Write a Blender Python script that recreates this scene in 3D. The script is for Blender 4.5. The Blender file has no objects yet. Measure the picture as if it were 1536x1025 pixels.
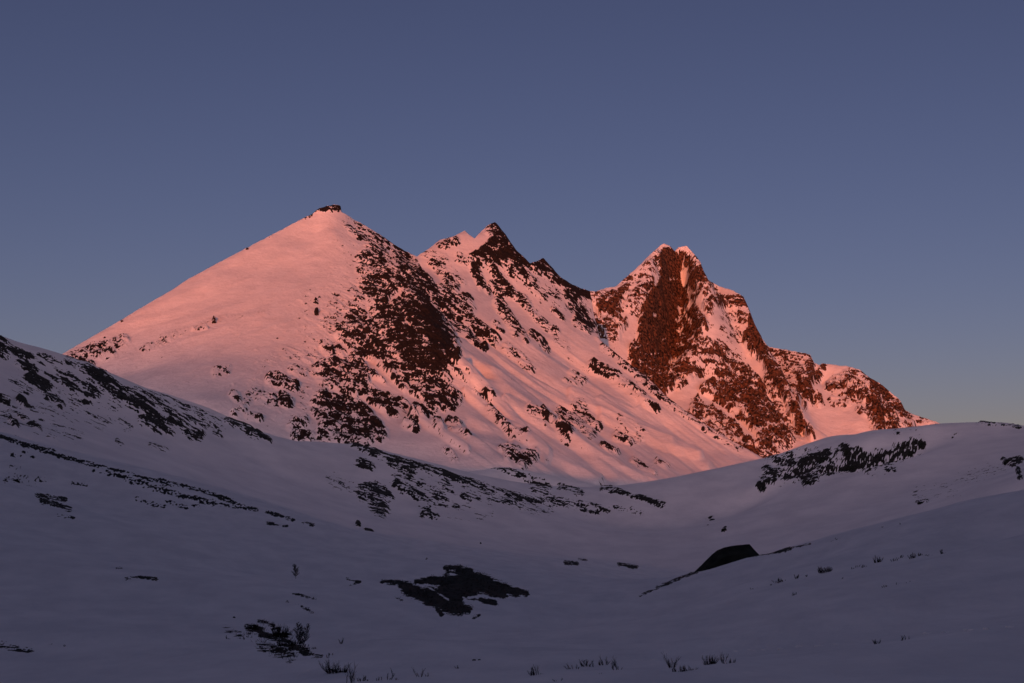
import bpy, math, random
import numpy as np

# ------------------------------------------------------------------ camera, sky, sun, exposure
scene = bpy.context.scene
COL = scene.collection
F_PX = 2110.0                      # focal length in pixels of a 1536 px wide picture
HORIZON = 800.0                    # picture row of the eye-level horizon
PITCH = math.atan((HORIZON - 512.5) / F_PX)
CP, SP = math.cos(PITCH), math.sin(PITCH)

cam_data = bpy.data.cameras.new('camera')
cam_data.sensor_width = 36.0
cam_data.lens = 36.0 * F_PX / 1536.0
cam_data.clip_start = 0.5
cam_data.clip_end = 60000.0
cam = bpy.data.objects.new('camera', cam_data)
COL.objects.link(cam)
cam.location = (0, 0, 0)
cam.rotation_euler = (math.pi / 2 + PITCH, 0, 0)
scene.camera = cam

SUN_EL = math.radians(3.2)
SUN_AZ = math.radians(9.0)        # behind the camera, a little to the left
SUN_H = np.array([-math.sin(SUN_AZ), -math.cos(SUN_AZ)])
SUN_ROT = math.atan2(SUN_H[0], SUN_H[1])

world = bpy.data.worlds.new('World')
scene.world = world
world.use_nodes = True
wn, wl = world.node_tree.nodes, world.node_tree.links
bg = wn['Background']
sky = wn.new('ShaderNodeTexSky')
sky.sky_type = 'NISHITA'
sky.sun_disc = False
sky.sun_elevation = SUN_EL
sky.sun_rotation = SUN_ROT
sky.altitude = 1000
sky.air_density = 1.0
sky.dust_density = 0.6
sky.ozone_density = 2.0
# the sky is a little more violet than the model's, with a pink afterglow on the sun's side
tcw = wn.new('ShaderNodeTexCoord')
sepw = wn.new('ShaderNodeSeparateXYZ')
wl.new(tcw.outputs['Generated'], sepw.inputs[0])
elev = wn.new('ShaderNodeMapRange')
elev.inputs['From Min'].default_value = 0.0
elev.inputs['From Max'].default_value = 0.45
wl.new(sepw.outputs['Z'], elev.inputs['Value'])
tone = wn.new('ShaderNodeMix')
tone.data_type = 'RGBA'
tone.inputs[6].default_value = (0.88, 0.64, 0.90, 1)      # near the horizon
tone.inputs[7].default_value = (0.74, 0.47, 0.62, 1)      # overhead
wl.new(elev.outputs[0], tone.inputs[0])
tint = wn.new('ShaderNodeMix')
tint.data_type = 'RGBA'
tint.blend_type = 'MULTIPLY'
tint.inputs[0].default_value = 1.0
wl.new(sky.outputs[0], tint.inputs[6])
wl.new(tone.outputs[2], tint.inputs[7])
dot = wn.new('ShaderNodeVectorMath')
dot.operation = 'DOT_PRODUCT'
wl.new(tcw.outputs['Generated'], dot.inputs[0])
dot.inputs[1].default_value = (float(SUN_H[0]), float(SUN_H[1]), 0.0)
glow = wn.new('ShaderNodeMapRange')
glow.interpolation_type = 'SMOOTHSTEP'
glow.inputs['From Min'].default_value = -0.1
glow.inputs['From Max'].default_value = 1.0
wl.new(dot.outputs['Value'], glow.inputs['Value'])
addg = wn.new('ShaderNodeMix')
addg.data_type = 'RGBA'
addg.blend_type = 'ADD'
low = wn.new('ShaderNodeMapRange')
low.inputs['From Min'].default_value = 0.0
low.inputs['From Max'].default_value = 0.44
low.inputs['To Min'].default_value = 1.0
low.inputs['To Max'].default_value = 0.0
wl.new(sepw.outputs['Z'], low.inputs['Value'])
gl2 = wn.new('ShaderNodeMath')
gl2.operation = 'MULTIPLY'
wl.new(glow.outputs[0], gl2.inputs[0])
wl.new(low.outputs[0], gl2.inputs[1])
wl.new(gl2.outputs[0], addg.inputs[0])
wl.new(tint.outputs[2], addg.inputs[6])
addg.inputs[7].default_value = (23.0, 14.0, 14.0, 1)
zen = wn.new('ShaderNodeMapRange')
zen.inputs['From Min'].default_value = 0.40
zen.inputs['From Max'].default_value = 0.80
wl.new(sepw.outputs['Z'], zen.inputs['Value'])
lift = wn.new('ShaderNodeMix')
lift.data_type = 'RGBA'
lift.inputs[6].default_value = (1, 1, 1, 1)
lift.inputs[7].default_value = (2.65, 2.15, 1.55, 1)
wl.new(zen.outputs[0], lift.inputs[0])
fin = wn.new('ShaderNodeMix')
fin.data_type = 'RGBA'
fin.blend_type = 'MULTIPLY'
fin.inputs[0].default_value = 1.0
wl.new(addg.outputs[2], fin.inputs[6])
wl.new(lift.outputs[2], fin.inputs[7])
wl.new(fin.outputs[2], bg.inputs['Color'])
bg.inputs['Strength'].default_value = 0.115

sun_data = bpy.data.lights.new('sun', 'SUN')
sun_data.energy = 2.75
sun_data.angle = math.radians(0.6)
sun_data.color = (1.0, 0.17, 0.0)
sun = bpy.data.objects.new('sun', sun_data)
COL.objects.link(sun)
sun.location = (-600, -600, 400)
# a sun lamp shines along its local -Z
from mathutils import Vector
sun.rotation_euler = Vector((SUN_H[0] * math.cos(SUN_EL), SUN_H[1] * math.cos(SUN_EL), math.sin(SUN_EL))).to_track_quat('Z', 'Y').to_euler()

scene.view_settings.view_transform = 'Standard'
scene.view_settings.look = 'None'
scene.view_settings.exposure = 0.0
scene.view_settings.gamma = 1.0
scene.cycles.max_bounces = 6
scene.cycles.diffuse_bounces = 4

# ------------------------------------------------------------------ helpers
def at(px, py, d):
    """the point d metres in front of the viewer that stands at a picture position"""
    px, py, d = np.asarray(px, float), np.asarray(py, float), np.asarray(d, float)
    rx = (px - 768.0) / F_PX
    ru = (512.5 - py) / F_PX
    ry = CP - ru * SP
    rz = SP + ru * CP
    k = d / ry
    return np.stack([rx * k, d * np.ones_like(k), rz * k], -1)

def to_px(P):
    x, y, z = P[..., 0], P[..., 1], P[..., 2]
    f = y * CP + z * SP
    u = -y * SP + z * CP
    f = np.maximum(f, 0.1)
    return 768.0 + F_PX * x / f, 512.5 - F_PX * u / f

def _hash(ix, iy, iz, seed):
    h = (ix.astype(np.uint32) * np.uint32(374761393) + iy.astype(np.uint32) * np.uint32(668265263)
         + iz.astype(np.uint32) * np.uint32(2147483647) + np.uint32((seed * 362437 + 12345) & 0xffffffff))
    h = (h ^ (h >> np.uint32(13))) * np.uint32(1274126177)
    h = (h ^ (h >> np.uint32(16))) * np.uint32(2246822519)
    return h ^ (h >> np.uint32(15))

def perlin(x, y, z, seed=0):
    """gradient noise, about -1..1"""
    with np.errstate(over='ignore'):
        fx, fy, fz = np.floor(x), np.floor(y), np.floor(z)
        ix, iy, iz = fx.astype(np.int64), fy.astype(np.int64), fz.astype(np.int64)
        x, y, z = x - fx, y - fy, z - fz
        u, v, w = [t * t * t * (t * (t * 6 - 15) + 10) for t in (x, y, z)]
        def g(dx, dy, dz):
            h = _hash(ix + dx, iy + dy, iz + dz, seed)
            a = (h & np.uint32(1023)).astype(np.float32) * (2 * math.pi / 1024)
            c = ((h >> np.uint32(10)) & np.uint32(1023)).astype(np.float32) / 511.5 - 1
            s = np.sqrt(np.maximum(0, 1 - c * c))
            return np.cos(a) * s * (x - dx) + np.sin(a) * s * (y - dy) + c * (z - dz)
        x0 = g(0, 0, 0) * (1 - u) + g(1, 0, 0) * u
        x1 = g(0, 1, 0) * (1 - u) + g(1, 1, 0) * u
        y0 = x0 * (1 - v) + x1 * v
        x0 = g(0, 0, 1) * (1 - u) + g(1, 0, 1) * u
        x1 = g(0, 1, 1) * (1 - u) + g(1, 1, 1) * u
        y1 = x0 * (1 - v) + x1 * v
        return (y0 * (1 - w) + y1 * w) * 1.5

def fbm(x, y, z, octaves=4, seed=0, gain=0.5, ridged=False):
    out, a, n = 0.0, 1.0, 0.0
    for o in range(octaves):
        p = perlin(x, y, z, seed + o * 17)
        if ridged:
            p = 1 - 2 * np.abs(p)
        out = out + a * p
        n += a
        a *= gain
        x, y, z = x * 2.03 + 5.1, y * 2.03 + 9.2, z * 2.03 + 3.7
    return out / n

def smooth(e0, e1, x):
    t = np.clip((x - e0) / (e1 - e0), 0, 1)
    return t * t * (3 - 2 * t)

class Relief:
    """height above (X, Y) passed through surveyed points, with creases at the points"""
    def __init__(self, soft, power=0.62):
        self.p, self.soft, self.power = [], soft, power
    def pts(self, rows):
        for px, py, d in rows:
            self.p.append(at(px, py, d))
    def line(self, rows, step=14.0, back=None, jag=0.0, seed=0):
        """a crest or edge; back = [(distance behind, drop), ...]"""
        rng = random.Random(seed)
        dense = []
        for (a, b) in zip(rows[:-1], rows[1:]):
            n = max(1, int(math.hypot(b[0] - a[0], b[1] - a[1]) / step))
            for i in range(n):
                t = i / n
                q = [a[k] * (1 - t) + b[k] * t for k in range(3)]
                if i and jag:
                    q[1] += rng.uniform(-jag, jag)
                dense.append(q)
        dense.append(list(rows[-1]))
        for q in dense:
            w = at(*q)
            self.p.append(w)
        if back:
            for i, q in enumerate(dense):
                if i % 2 and len(dense) > 6:
                    continue
                w = at(*q)
                wa, wb = at(*dense[max(i - 2, 0)]), at(*dense[min(i + 2, len(dense) - 1)])
                tx, ty = wb[0] - wa[0], wb[1] - wa[1]
                dirn = np.array([-ty, tx]) / (math.hypot(tx, ty) + 1e-6)
                if dirn @ w[:2] < 0:
                    dirn = -dirn
                view = w[:2] / math.hypot(w[0], w[1])
                dirn = dirn + 0.6 * view
                dirn /= math.hypot(*dirn)
                for (dd, drop) in back:
                    self.p.append(np.array([w[0] + dirn[0] * dd, w[1] + dirn[1] * dd, w[2] - drop]))
    def xyz(self, rows):
        for r in rows:
            self.p.append(np.array(r, float))
    def fit(self):
        P = np.array(self.p)
        # drop near-duplicates
        keep, seen = [], set()
        for i, q in enumerate(P):
            k = (round(q[0] / (self.soft * 0.4)), round(q[1] / (self.soft * 0.4)))
            if k not in seen:
                seen.add(k)
                keep.append(i)
        P = P[keep]
        self.P = P
        self.s = 1000.0
        n = len(P)
        A = P[:, :2] / self.s
        D = (((A[:, None] - A[None]) ** 2).sum(-1) + (self.soft / self.s) ** 2) ** self.power
        M = np.zeros((n + 3, n + 3))
        M[:n, :n] = D
        M[:n, n] = M[n, :n] = 1
        M[:n, n + 1:] = A
        M[n + 1:, :n] = A.T
        rhs = np.zeros(n + 3)
        rhs[:n] = P[:, 2]
        sol = np.linalg.solve(M, rhs)
        self.A, self.w, self.c = A, sol[:n], sol[n:]
    def height(self, X, Y):
        sh = X.shape
        x, y = X.ravel() / self.s, Y.ravel() / self.s
        out = np.empty(x.size)
        c2 = (self.soft / self.s) ** 2
        ax, ay, w = self.A[:, 0].astype(np.float32), self.A[:, 1].astype(np.float32), self.w
        for i in range(0, x.size, 20000):
            xs, ys = x[i:i + 20000], y[i:i + 20000]
            D = ((xs[:, None] - ax) ** 2 + (ys[:, None] - ay) ** 2 + c2) ** self.power
            out[i:i + 20000] = D @ w + self.c[0] + self.c[1] * xs + self.c[2] * ys
        return out.reshape(sh)

def stroke_field(px, py, strokes, base=0.0, fade=(0.45, 1.55)):
    """cover 0..1+ laid down in broad strokes; a negative cover takes rock away again"""
    Fd = np.full(px.shape, base, dtype=np.float32)
    for (dens, width, line) in strokes:
        line = [tuple(map(float, q)) for q in line]
        if len(line) == 1:
            line = line * 2
        m = width * fade[1] + 2
        xs = [q[0] for q in line]
        ys = [q[1] for q in line]
        sel = (px > min(xs) - m) & (px < max(xs) + m) & (py > min(ys) - m) & (py < max(ys) + m)
        if not sel.any():
            continue
        x, y = px[sel], py[sel]
        best = np.full(x.shape, 1e9)
        for a, b in zip(line[:-1], line[1:]):
            vx, vy = b[0] - a[0], b[1] - a[1]
            L = vx * vx + vy * vy
            t = np.clip(((x - a[0]) * vx + (y - a[1]) * vy) / L, 0, 1) if L > 0 else 0
            best = np.minimum(best, (x - a[0] - t * vx) ** 2 + (y - a[1] - t * vy) ** 2)
        k = 1 - smooth(fade[0], fade[1], np.sqrt(best) / width)
        f = Fd[sel]
        if dens >= 0:
            f = np.maximum(f, dens * k)
        else:
            f = np.clip(f + dens * k, 0, None)
        Fd[sel] = f
    return Fd

def gauss_uniform(n):
    """noise turned into an even 0..1 spread"""
    s = (n - n.mean()) / (n.std() + 1e-9)
    return 0.5 * (1 + np.tanh(0.85 * s))

def grid_mesh(name, X, Y, Z, mats, attrs):
    r, c = X.shape
    co = np.stack([X, Y, Z], -1).reshape(-1, 3).astype(np.float32)
    i = np.arange(r * c).reshape(r, c)
    q = np.stack([i[:-1, :-1], i[:-1, 1:], i[1:, 1:], i[1:, :-1]], -1).reshape(-1, 4)
    me = bpy.data.meshes.new(name)
    me.vertices.add(len(co))
    me.vertices.foreach_set('co', co.ravel())
    me.loops.add(q.size)
    me.loops.foreach_set('vertex_index', q.ravel().astype(np.int32))
    me.polygons.add(len(q))
    me.polygons.foreach_set('loop_start', np.arange(0, q.size, 4, dtype=np.int32))
    me.polygons.foreach_set('loop_total', np.full(len(q), 4, dtype=np.int32))
    me.polygons.foreach_set('use_smooth', np.ones(len(q), dtype=bool))
    me.update(calc_edges=True)
    for k, v in attrs.items():
        a = me.attributes.new(k, 'FLOAT', 'POINT')
        a.data.foreach_set('value', v.ravel().astype(np.float32))
    for m in mats:
        me.materials.append(m)
    ob = bpy.data.objects.new(name, me)
    COL.objects.link(ob)
    return ob

# ------------------------------------------------------------------ materials
def node(nt, kind, **kw):
    n = nt.nodes.new(kind)
    for k, v in kw.items():
        setattr(n, k, v)
    return n

def terrain_material(name, rock_a, rock_b, snow=(0.82, 0.82, 0.84), fine=0.05, bump_scale=0.4, bump=0.25, ledge=0.0, frac=0.3, edge=(-0.02, 0.05)):
    """snow with rock breaking through where the 'rock' attribute is above zero"""
    m = bpy.data.materials.new(name)
    m.use_nodes = True
    nt = m.node_tree
    L = nt.links
    bs = nt.nodes['Principled BSDF']
    at_ = node(nt, 'ShaderNodeAttribute', attribute_name='rock')
    tc = node(nt, 'ShaderNodeTexCoord')
    n1 = node(nt, 'ShaderNodeTexNoise')
    n1.inputs['Scale'].default_value = fine
    n1.inputs['Detail'].default_value = 6
    n1.inputs['Roughness'].default_value = 0.65
    L.new(tc.outputs['Object'], n1.inputs['Vector'])
    ma = node(nt, 'ShaderNodeMath', operation='MULTIPLY_ADD')
    ma.inputs[1].default_value = frac
    L.new(n1.outputs['Fac'], ma.inputs[0])
    sub = node(nt, 'ShaderNodeMath', operation='SUBTRACT')
    sub.inputs[1].default_value = frac * 0.5
    L.new(at_.outputs['Fac'], sub.inputs[0])
    L.new(sub.outputs[0], ma.inputs[2])
    last = ma.outputs[0]
    if ledge:
        ge = node(nt, 'ShaderNodeNewGeometry')
        sx = node(nt, 'ShaderNodeSeparateXYZ')
        L.new(ge.outputs['Normal'], sx.inputs[0])
        mr = node(nt, 'ShaderNodeMapRange')
        mr.inputs['From Min'].default_value = 0.60
        mr.inputs['From Max'].default_value = 0.92
        mr.inputs['To Max'].default_value = ledge
        L.new(sx.outputs['Z'], mr.inputs['Value'])
        s2 = node(nt, 'ShaderNodeMath', operation='SUBTRACT')
        L.new(last, s2.inputs[0])
        L.new(mr.outputs[0], s2.inputs[1])
        last = s2.outputs[0]
    th = node(nt, 'ShaderNodeMapRange', interpolation_type='SMOOTHSTEP')
    th.inputs['From Min'].default_value = edge[0]
    th.inputs['From Max'].default_value = edge[1]
    L.new(last, th.inputs['Value'])
    n2 = node(nt, 'ShaderNodeTexNoise')
    n2.inputs['Scale'].default_value = fine * 2.5
    n2.inputs['Detail'].default_value = 5
    L.new(tc.outputs['Object'], n2.inputs['Vector'])
    cr = node(nt, 'ShaderNodeMix', data_type='RGBA')
    cr.inputs[6].default_value = (*rock_a, 1)
    cr.inputs[7].default_value = (*rock_b, 1)
    mr2 = node(nt, 'ShaderNodeMapRange')
    mr2.inputs['From Min'].default_value = 0.38
    mr2.inputs['From Max'].default_value = 0.66
    L.new(n2.outputs['Fac'], mr2.inputs['Value'])
    L.new(mr2.outputs[0], cr.inputs[0])
    mix = node(nt, 'ShaderNodeMix', data_type='RGBA')
    crust = node(nt, 'ShaderNodeTexNoise')
    crust.inputs['Scale'].default_value = bump_scale * 0.22
    crust.inputs['Detail'].default_value = 6
    crust.inputs['Roughness'].default_value = 0.62
    mp = node(nt, 'ShaderNodeMapping')
    mp.inputs['Scale'].default_value = (1.0, 0.45, 2.2)
    mp.inputs['Rotation'].default_value = (0, 0, 0.5)
    L.new(tc.outputs['Object'], mp.inputs['Vector'])
    L.new(mp.outputs[0], crust.inputs['Vector'])
    sn = node(nt, 'ShaderNodeMix', data_type='RGBA')
    sn.inputs[6].default_value = (snow[0] * 0.90, snow[1] * 0.91, snow[2] * 0.93, 1)
    sn.inputs[7].default_value = (min(snow[0] * 1.07, 0.92), min(snow[1] * 1.07, 0.92), min(snow[2] * 1.07, 0.92), 1)
    mrs = node(nt, 'ShaderNodeMapRange')
    mrs.inputs['From Min'].default_value = 0.35
    mrs.inputs['From Max'].default_value = 0.65
    L.new(crust.outputs['Fac'], mrs.inputs['Value'])
    L.new(mrs.outputs[0], sn.inputs[0])
    L.new(sn.outputs[2], mix.inputs[6])
    L.new(th.outputs[0], mix.inputs[0])
    L.new(cr.outputs[2], mix.inputs[7])
    L.new(mix.outputs[2], bs.inputs['Base Color'])
    bs.inputs['Roughness'].default_value = 0.85
    bs.inputs['Specular IOR Level'].default_value = 0.12
    n3 = node(nt, 'ShaderNodeTexNoise')
    n3.inputs['Scale'].default_value = bump_scale
    n3.inputs['Detail'].default_value = 7
    n3.inputs['Roughness'].default_value = 0.6
    L.new(tc.outputs['Object'], n3.inputs['Vector'])
    bp = node(nt, 'ShaderNodeBump')
    bp.inputs['Strength'].default_value = bump
    bp.inputs['Distance'].default_value = 0.35 / bump_scale
    L.new(n3.outputs['Fac'], bp.inputs['Height'])
    L.new(bp.outputs[0], bs.inputs['Normal'])
    return m

def sheet(name, relief, px0, px1, ncol, depths, strokes, material, along=30.0, scale=(140, 40, 140),
          rough_rock=8.0, rough_snow=1.5, snow_scale=120.0, base=0.0, seed=1, flute=None, ridges=None, contrast=1.0, key=None, crest=None, ribs=0.0, strata=0.0, boost=1.0, fade=(0.45, 1.55), plan=False, wide=0.0):
    relief.fit()
    ta = (px0 - 768) / F_PX * 1.0
    tb = (px1 - 768) / F_PX * 1.0
    u = np.linspace(ta, tb, ncol)
    if wide:
        add = np.linspace(0, wide, max(8, ncol // 14))[1:] ** 1.0
        u = np.concatenate([ta - add[::-1], u, tb + add])
    Y, U = np.meshgrid(np.asarray(depths, float), u, indexing='ij')
    X = U * Y
    Z = relief.height(X, Y)
    px, py = to_px(np.stack([X, Y, Z], -1))
    Fd = boost * stroke_field(px, py, strokes, base, fade)
    # streaked pattern on which rock shows through the snow
    a = math.radians(along)
    if plan:
        s, t, q = X * math.cos(a) - Y * math.sin(a), X * math.sin(a) + Y * math.cos(a), Z
    else:
        s, t, q = X * math.cos(a) - Z * math.sin(a), X * math.sin(a) + Z * math.cos(a), Y
    N = fbm(s / scale[0], t / scale[1], q / scale[2], 6, seed, 0.9)
    N = gauss_uniform(N)
    rock = np.where(Fd > 0.015, (Fd - N) * contrast, -1.0)
    # relief of rock and snow
    k = smooth(-0.05, 0.35, rock)
    R = fbm(X / 60, Y / 60, Z / 60, 5, seed + 50, 0.55, ridged=True)
    R2 = fbm(s / 26, t / 10, q / 26, 4, seed + 70, 0.65)
    body = smooth(0.3, 1.0, Fd)
    near = np.full(X.shape, 1e9)
    if crest:
        cp = np.concatenate([at(*np.array(c).T) for c in crest])
        for cq in cp:
            near = np.minimum(near, (X - cq[0]) ** 2 + (Y - cq[1]) ** 2)
        calm = 0.25 + 0.75 * smooth(15, 110, np.sqrt(near))
    else:
        calm = 1.0
    Z = Z + calm * rough_rock * (R * body * 0.9 + k * (0.10 + 0.75 * R2))
    Z = Z + rough_snow * fbm(X / snow_scale, Y / snow_scale, Z / snow_scale, 4, seed + 90, 0.5) * (1 - 0.5 * body)
    if ribs:
        Z = Z + ribs * body * calm * fbm(X / 26, Y / 60, Z / 120, 4, seed + 130, 0.6, ridged=True)
    if strata:
        Z = Z + strata * smooth(0.15, 0.7, Fd) * calm * fbm(s / 90, t / 11, q / 60, 4, seed + 150, 0.6, ridged=True)
    if ridges:
        for (h, w, line) in ridges:
            Z = Z + 1.9 * h * stroke_field(px, py, [(1.0, w, line)])
    if flute:
        Z = Z + flute(X, Y, Z, px, py)
    if crest:
        # wind-scoured crest: nothing stands above the ridge line as seen from the valley
        line = sorted({q[0]: q for c in crest for q in c}.values())
        lx, ly = [q[0] for q in line], [q[1] for q in line]
        px, py = to_px(np.stack([X, Y, Z], -1))
        rag = 1.6 * fbm(px / 7.0, px * 0, px * 0, 3, seed + 7)
        lim = np.interp(px, lx, ly) + rag
        over = (py < lim) & (px > lx[0]) & (px < lx[-1])
        Z = np.where(over, at(px, lim, Y)[..., 2], Z)
    ob = grid_mesh(name, X, Y, Z, [material], {'rock': rock})
    ob['kind'] = 'structure'
    ob_Z[key or name] = (u, np.asarray(depths, float), Z)
    return ob

ob_Z = {}
def ground_at(name, px, py):
    """first point of a sheet met along a line of sight"""
    u, dep, Z = ob_Z[name]
    uu = at(px, py, 1.0)
    x, zz = uu[0], uu[2]
    j = np.clip(np.searchsorted(u, x) - 1, 0, len(u) - 2)
    f = (x - u[j]) / (u[j + 1] - u[j])
    col = Z[:, j] * (1 - f) + Z[:, j + 1] * f
    ray = zz * dep
    hit = np.where(col >= ray)[0]
    if len(hit) == 0:
        i = len(dep) - 2
        return np.array([x * dep[i], dep[i], col[i]])
    i = max(hit[0], 1)
    g0, g1 = col[i - 1] - ray[i - 1], col[i] - ray[i]
    t = -g0 / (g1 - g0 + 1e-9) if g1 != g0 else 0
    d = dep[i - 1] * (1 - t) + dep[i] * t
    return np.array([x * d, d, col[i - 1] * (1 - t) + col[i] * t])

# ------------------------------------------------------------------ back mountain with the forked summit
M3 = Relief(9.0)
crest3 = [(870,437,4640),(895,437,4690),(910,432,4720),(925,429,4750),(940,415,4790),(955,402,4830),(970,387,4870),(985,373,4940),
          (996,365,5000),(1006,370,5015),(1012,377,5025),(1018,371,5020),(1030,369,5015),(1040,380,5010),(1050,392,5005),
          (1056,408,5000),(1062,420,4995),(1080,430,4970),(1100,436,4930),(1115,445,4900),(1122,460,4880),(1132,474,4865),
          (1132,487,4865),(1145,510,4870),(1160,522,4870),(1180,525,4860),(1205,530,4830),(1215,532,4815),(1222,545,4815),
          (1240,546,4800),(1270,549,4770),(1290,555,4750),(1305,567,4730),(1320,575,4720),(1335,588,4710),(1350,600,4700),
          (1357,615,4700),(1370,622,4690),(1390,628,4680),(1410,635,4670),(1440,648,4660)]
M3.line(crest3, 10, back=[(70, 70), (260, 260)], jag=0.8, seed=3)
M3.line([(996,365,5000),(990,385,4900),(984,405,4810),(976,440,4710),(967,480,4610),(958,530,4490),(950,570,4400),(945,600,4340)], 14)
M3.line([(1012,377,5025),(1022,400,5010),(1026,430,4975),(1022,470,4905),(1010,520,4790),(998,560,4620),(1000,595,4400)], 14)
M3.line([(1030,369,5015),(1045,400,4900),(1060,440,4790),(1062,480,4680),(1050,520,4600),(1030,555,4520),(1020,575,4460)], 14)
M3.line([(1062,422,4990),(1085,455,4890),(1105,500,4770),(1125,540,4660),(1150,580,4540),(1180,620,4430),(1210,655,4340)], 18)
M3.line([(1100,560,4590),(1120,600,4470),(1150,640,4340),(1170,665,4270)], 18)
M3.pts([(1060,575,4520),(1050,600,4420),(1080,640,4290),(1060,630,4310),(1130,665,4220),(1100,610,4430),(1020,600,4390),(1030,615,4330)])
M3.line([(1115,445,4900),(1125,475,4810),(1140,520,4680),(1160,560,4570),(1185,600,4450),(1215,645,4330)], 16)
M3.line([(1145,512,4880),(1152,530,4850),(1168,560,4740),(1190,590,4630),(1215,625,4500),(1232,658,4400)], 16)
M3.line([(1180,527,4845),(1200,545,4770),(1208,580,4650),(1214,608,4570)], 16)
M3.line([(1224,547,4825),(1232,575,4730),(1250,605,4620),(1268,640,4490)], 18)
M3.line([(1290,556,4745),(1300,575,4680),(1308,600,4600),(1318,640,4480)], 16)
M3.pts([(1260,570,4720),(1275,600,4620),(1290,630,4500)])
M3.line([(1325,580,4715),(1333,600,4690),(1340,630,4600)], 14)
M3.pts([(1345,605,4670),(1352,630,4580),(1380,645,4600),(1420,660,4560)])
M3.pts([(925,455,4640),(935,480,4560),(930,515,4460),(910,470,4580),(905,500,4480),(945,440,4700),(955,425,4750),(900,530,4360),(930,560,4340)])
M3.xyz([(x, 3900, z) for x, z in ((-200, 200), (300, 120), (700, 60), (1100, 20), (1600, -20))])
M3.xyz([(x, 5900, z) for x, z in ((-400, 200), (300, 250), (800, 150), (1500, 50))])
M3.xyz([(-300, 4700, 500), (1700, 4700, 60), (1700, 5200, 60), (0, 5300, 450)])
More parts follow.
